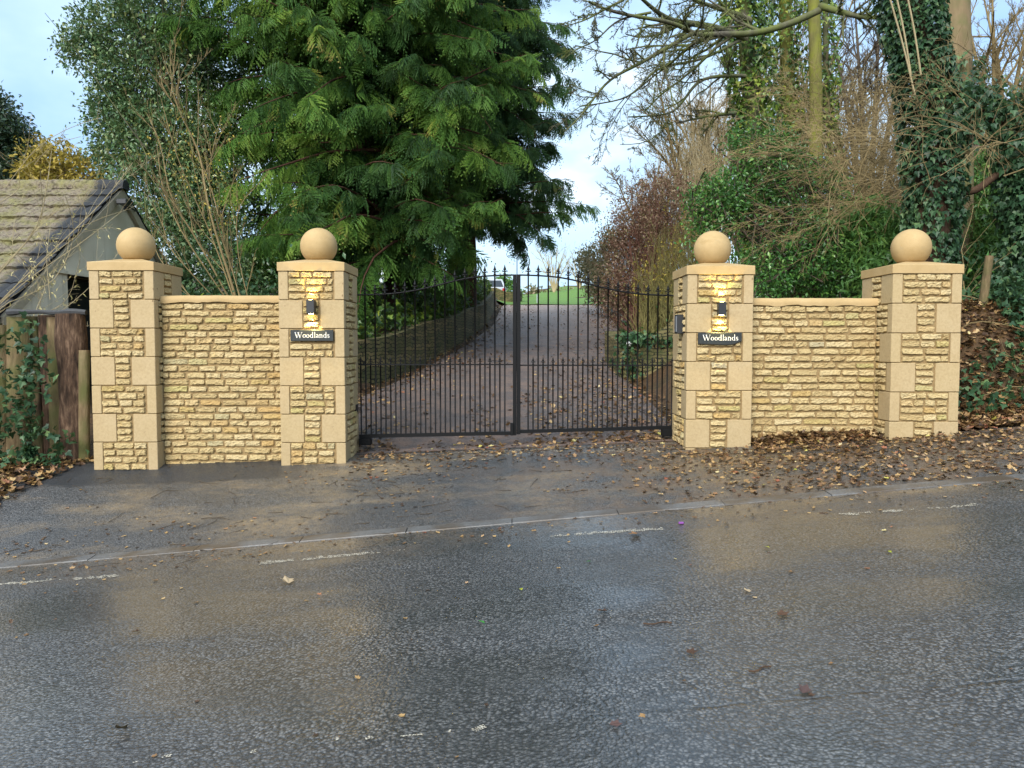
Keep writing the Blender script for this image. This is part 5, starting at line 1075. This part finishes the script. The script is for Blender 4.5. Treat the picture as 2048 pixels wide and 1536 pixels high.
# ------------------------------------------------------------------ ivy on the low walls, undergrowth, fallen leaves
def carpet(name, label, pts_fn, n, kind, size, mat, seed, h=.12, kind_='stuff', cat='ivy', tintb=.5):
    rng = np.random.RandomState(seed); x, y, z = pts_fn(rng, n); pos = np.c_[x, y, z + np.abs(rng.normal(size=n)) * h]
    d = rdir(rng, n) * .8 + np.array([0, -.5, -.25]); mb = MB(); scatter_leaves(mb, pos, kind, size, rng, d, np.clip(rng.normal(tintb, .25, n), 0, 1)); o = mb.build(name, mat, base=pos[0]); tag(o, label, cat, None, kind_); return o
def leftbank(rng, n):
    y = rng.uniform(13, 33, n) ** 1.0; s_ = .22 + rng.rand(n) ** 1.3 * 3.6; x = dc(y) - hw(y) - .15 - s_; return x, y, np.where(s_ < .34, gz(x - .5, y) - .45 * rng.rand(n) ** 1.6, gz(x, y)) + .25 * np.maximum(0, vnoise(x * 1.3, y * 1.3)) + .05
carpet('ivy_undergrowth', 'dark ivy undergrowth on the bank under the conifers', leftbank, 16000, 'ivy', .11, M['ivy_lime'], 121, .22, tintb=.3)
def planter(rng, n):
    x = rng.uniform(2.25, 4.2, n); y = rng.normal(15.25, .25, n); s_ = rng.rand(n); x = np.where(s_ < .25, 2.35 + rng.normal(size=n) * .12, x); return x, y, np.where(s_ < .25, g1(2.2, 15) + rng.rand(n) * .85, g1(2.2, 15) + .62 + .18 * rng.rand(n))
carpet('ivy_plant', 'ivy spilling over the top of the short wall behind the intercom pier', planter, 1900, 'ivy', .10, M['ivy'], 122, .05, None)
def edge(rng, n): y = rng.uniform(17, 24, n); x = dc(y) + hw(y) + .1 + rng.rand(n) * .5; return x, y, gz(x, y) + .2 * rng.rand(n)
carpet('verge_plants', 'low green plants along the drive edging', edge, 2200, 'oval', .10, M['bush'], 123, .12)
def fenceivy(rng, n):
    k = rng.rand(n); px = np.where(k < .55, rng.normal(70, 26, n), np.where(k < .8, rng.normal(0, 22, n), rng.normal(110, 30, n))); py = np.where(k < .55, rng.uniform(640, 930, n), np.where(k < .8, rng.uniform(780, 930, n), rng.uniform(860, 930, n)))
    keep = vnoise(px / 26., py / 34., 5) > -.25; px = np.where(keep, px, 80); py = np.where(keep, py, 900)
    p = np.array([P(a_, b__, 9.05) for a_, b__ in zip(px, py)]); return p[:, 0], p[:, 1] - .14 * rng.rand(n) - .12, p[:, 2]
carpet('ivy_plant', 'ivy climbing the upright logs left of the first pier', fenceivy, 950, 'ivy', .075, M['ivy'], 124, .03, None)
def rbank(rng, n): x = rng.uniform(5.1, 9.5, n); y = 8.9 + 3.0 * rng.rand(n); s_ = vnoise(x * 1.2, y * 1.2, 3) > -.1; x = np.where(s_, x, 6.3 + rng.rand(n)); return x, y, gz(x, y) + .03
carpet('bank_ivy', 'ivy and ground plants on the bank by the wooden post', rbank, 4200, 'ivy', .085, M['ivy'], 125, .16)
def inwood(rng, n): x = rng.uniform(3, 14, n); y = rng.uniform(10.5, 22, n); return x, y, gz(x, y) + .02
carpet('wood_undergrowth', 'leafy undergrowth on the floor of the wood', inwood, 9000, 'lance', .17, M['bush'], 126, .25, tintb=.4)
def behindwall(rng, n): x = rng.uniform(-6.8, -3.0, n); y = rng.uniform(13.3, 15.5, n); return x, y, gz(x, y) + .35 * rng.rand(n)
carpet('shrub_undergrowth', 'dark shrubby undergrowth behind the first wall panel', behindwall, 5200, 'oval', .11, M['holly'], 127, .45, tintb=.3)
# stems straggling over the right bank
rng = np.random.RandomState(128); mb = MB()
for _ in range(46):
    x = rng.uniform(5.2, 8.6); y = rng.uniform(8.9, 10.9); grow(mb, wander((x, y, g1(x, y)), (rng.normal(), rng.normal() * .4, rng.uniform(.3, 1.2)), rng.uniform(.5, 1.5), 7, .2, .12, rng), .008, .003, 1, rng, 4, .4, .7, .05, .15, 4, rng.rand())
tag(mb.build('bramble_stems', M['twig_tan'], base=(6.5, 9.8, 1)), 'bare bramble stems straggling over the bank below the post', 'brambles', None, 'stuff')

rng = np.random.RandomState(131); L_ = MB(); BANK = MB()
def litter(mb, x, y, size, rng, lift=.012, tint=None, dz=0.0, tilt=.5):
    n = len(x); z = gz(x, y) + lift + dz; d = rdir(rng, n); d[:, 2] *= tilt; v, f = leaf_proto('dead'); R = frames(d, None, rng.normal(0, tilt * .7, n))
    stamp(mb, v, f, np.c_[x, y, z], R, size * rng.uniform(.5, 1.25, n), rng.beta(1.3, 1.7, n) if tint is None else tint)
n = 5200; x = -4.95 - 4.5 * rng.rand(n); y = rng.uniform(7.0, 9.15, n); k = (x < -5.0 - (8.6 - y) * .55 + .25 * vnoise(x * 2, y * 2)); litter(BANK, x[k], y[k], .085, rng, .02, None, .03 * rng.rand(k.sum()))
n = 11000; x = 5.0 + 4.0 * rng.rand(n) ** 1.5; y = 8.6 + 2.6 * rng.rand(n) ** 1.2; litter(BANK, x, y, .075, rng, .02, None, .04 * rng.rand(n))
tag(BANK.build('bank_leaf_litter', M['litter'], base=(5, 9, 0)), 'deep brown fallen leaves lying on the banks beside the end piers', 'leaf litter', None, 'stuff')
n = 9000; x = rng.uniform(1.2, 7.5, n); y = 8.75 - 2.0 * rng.rand(n) ** 2.1; wl = np.where((x > 2.7) & (x < 4.3), 8.82, 8.45); k = (y < wl) & (rng.rand(n) < sm(1.0, 3.2, x) * .85 + .12); litter(L_, x[k], y[k], .052, rng, .008, None, .03 * rng.rand(k.sum()) * (y[k] > 8.1), .35)
x = rng.uniform(2.7, 4.5, 700); y = 8.80 - .22 * rng.rand(700) ** 1.5; litter(L_, x, y, .075, rng, .01, None, .07 * rng.rand(700) * (y > 8.66), .6)
n = 1500; x = rng.uniform(-5.5, 2.5, n); y = rng.uniform(6.75, 9.2, n); k = (vnoise(x * .9, y * 1.6, 4) + .5 * vnoise(x * 4, y * 5, 2)) > .22; litter(L_, x[k], y[k], .038 * 1.0, rng, .004, None, 0, .12)
n = 900; x = rng.uniform(-1.8, 2.0, n); y = rng.normal(8.95, .35, n); litter(L_, x, y, .05, rng, .005, None, 0, .25)
n = 260; x = rng.uniform(-5.5, 5.5, n); y = YK - .1 - abs(rng.normal(size=n)) * .28; litter(L_, x, y, .040, rng, .005, None, 0, .2)
n = 70; x = rng.uniform(-4, 4.5, n); y = rng.uniform(2.9, 6.2, n); litter(L_, x, y, .034, rng, .004, None, 0, .15)
n = 9500; y = 9.4 + 27 * rng.rand(n) ** 1.5; s_ = rng.uniform(-1, 1, n); s_ = np.sign(s_) * abs(s_) ** .6; x = dc(y) + s_ * (hw(y) + .3); k = rng.rand(n) < .25 + .75 * np.maximum(abs(s_) ** 3, (y < 14) * (s_ > -.2) * .75) + .3 * vnoise(x * .9, y * .5); litter(L_, x[k], y[k], .075, rng, .012, None, 0, .35)
tag(L_.build('leaf_litter', M['litter'], base=(0, 9, 0)), 'wet fallen leaves strewn over the footway and the drive', 'leaf litter', None, 'stuff')
tw = MB()
for _ in range(150):
    x, y = rng.uniform(-5.5, 5.5), rng.uniform(6.2, 9.0); p = wander((x, y, g1(x, y) + .008), (rng.normal(), rng.normal() * .5, 0), rng.uniform(.06, .3), 4, .2, 0, rng); p[:, 2] = gz(p[:, 0], p[:, 1]) + .008; tube(tw, p, np.linspace(.004, .0015, 5), 4)
tag(tw.build('twig_litter', M['twig_dark'], base=(0, 8, 0)), 'small dark twigs scattered on the wet footway', 'twigs', None, 'stuff')
# the few leaves on the road that stand out singly
dm = {}
def oneleaf(px, py, colname, col, label, size, kind='dead'):
    p = onroad(px, py) if py > 1000 else P(px, py, 7.5); 
    if colname not in dm: dm[colname] = leafmat('leaf_' + colname, [(0, tuple(c_ * .7 for c_ in col)), (1, tuple(min(1, c_ * 1.2) for c_ in col))], .4, .15)
    r_ = np.random.RandomState(px); v, f = leaf_proto(kind); m_ = MB(); R = frames(np.array([[r_.normal(), r_.normal(), .05]]), None, np.array([.15])); stamp(m_, v, f, np.array([[p[0], p[1], g1(p[0], p[1]) + .012]]), R, [size], r_.rand())
    tag(m_.build('fallen_leaf', dm[colname], base=(p[0], p[1], g1(p[0], p[1]))), label, 'leaf', 'single leaves fallen on the road')
LIME, GREEN, BRN, ORG, RED, TAN = (.42, .45, .04), (.04, .20, .03), (.07, .035, .018), (.24, .12, .05), (.075, .042, .036), (.42, .32, .2)
for a_ in ((1041, 1180, 'lime', LIME, 'small lime-yellow leaf alone on the wet road below the gate', .055, 'oval'), (1540, 1099, 'lime', LIME, 'small lime-yellow leaf on the road below the intercom pier', .055, 'oval'), (1585, 1000, 'lime', LIME, 'lime-yellow leaf lying beside the kerb', .06, 'oval'), (1776, 1105, 'lime', LIME, 'pale lime leaf on the road below the end pier', .045, 'oval'),
           (970, 1251, 'green', GREEN, 'dark green leaf lying on the open road', .055, 'oval'), (1184, 1126, 'green', GREEN, 'tiny dark green leaf in the wet sheen by the road edge', .045, 'oval'), (252, 1463, 'brown', BRN, 'curled dark brown leaf at the lower left of the road', .085), (1215, 1226, 'brown', BRN, 'dark brown leaf in the middle of the wet sheen', .07),
           (1555, 1234, 'brown', BRN, 'dark curled leaf right of centre on the road', .07), (1275, 1069, 'orange', ORG, 'large orange-brown leaf standing on the road edge line', .12), (1219, 1454, 'red', RED, 'dark red leaf near the crack across the road', .055), (1605, 1392, 'red', RED, 'flat faded red leaf pressed on the road', .07), (1499, 1188, 'tan', TAN, 'small pale tan leaf lying right of the wet sheen', .055), (578, 1170, 'tan', TAN, 'pale flattened tan leaf in the muddy road edge', .12), (1372, 1297 + 12, 'brown', BRN, 'thin dark curled leaf beside a twig on the road', .06), (280, 1265, 'brown', BRN, 'small dark leaf in the bluish reflection at left', .06)):
    oneleaf(*a_)
for px, py, L, a_, lb in ((1520, 1340, .055, .35, 'thin dark twig lying straight on the open road'), (1315, 1248, .075, -.05, 'thin bent dark twig lying in the wet sheen')):
    p = onroad(px, py); t_ = np.linspace(-1, 1, 6); q = np.c_[p[0] + t_ * L, p[1] + t_ * L * a_ + .012 * np.sin(t_ * 4), 0 * t_]; q[:, 2] = gz(q[:, 0], q[:, 1]) + .006; m_ = MB(); tube(m_, q, .004, 5); tag(m_.build('fallen_twig', M['bark_brown'], base=p), lb, 'twig')
p = onroad(1362, 1049); m_ = MB(); box(m_, (p[0] - .02, p[1] - .012, p[2] + .003), (p[0] + .022, p[1] + .012, p[2] + .022), .005); tag(m_.build('sweet_wrapper', plain('purple_foil', (.25, .08, .32), .3, .3), base=p), 'crumpled purple and white wrapper on the road edge line', 'litter')
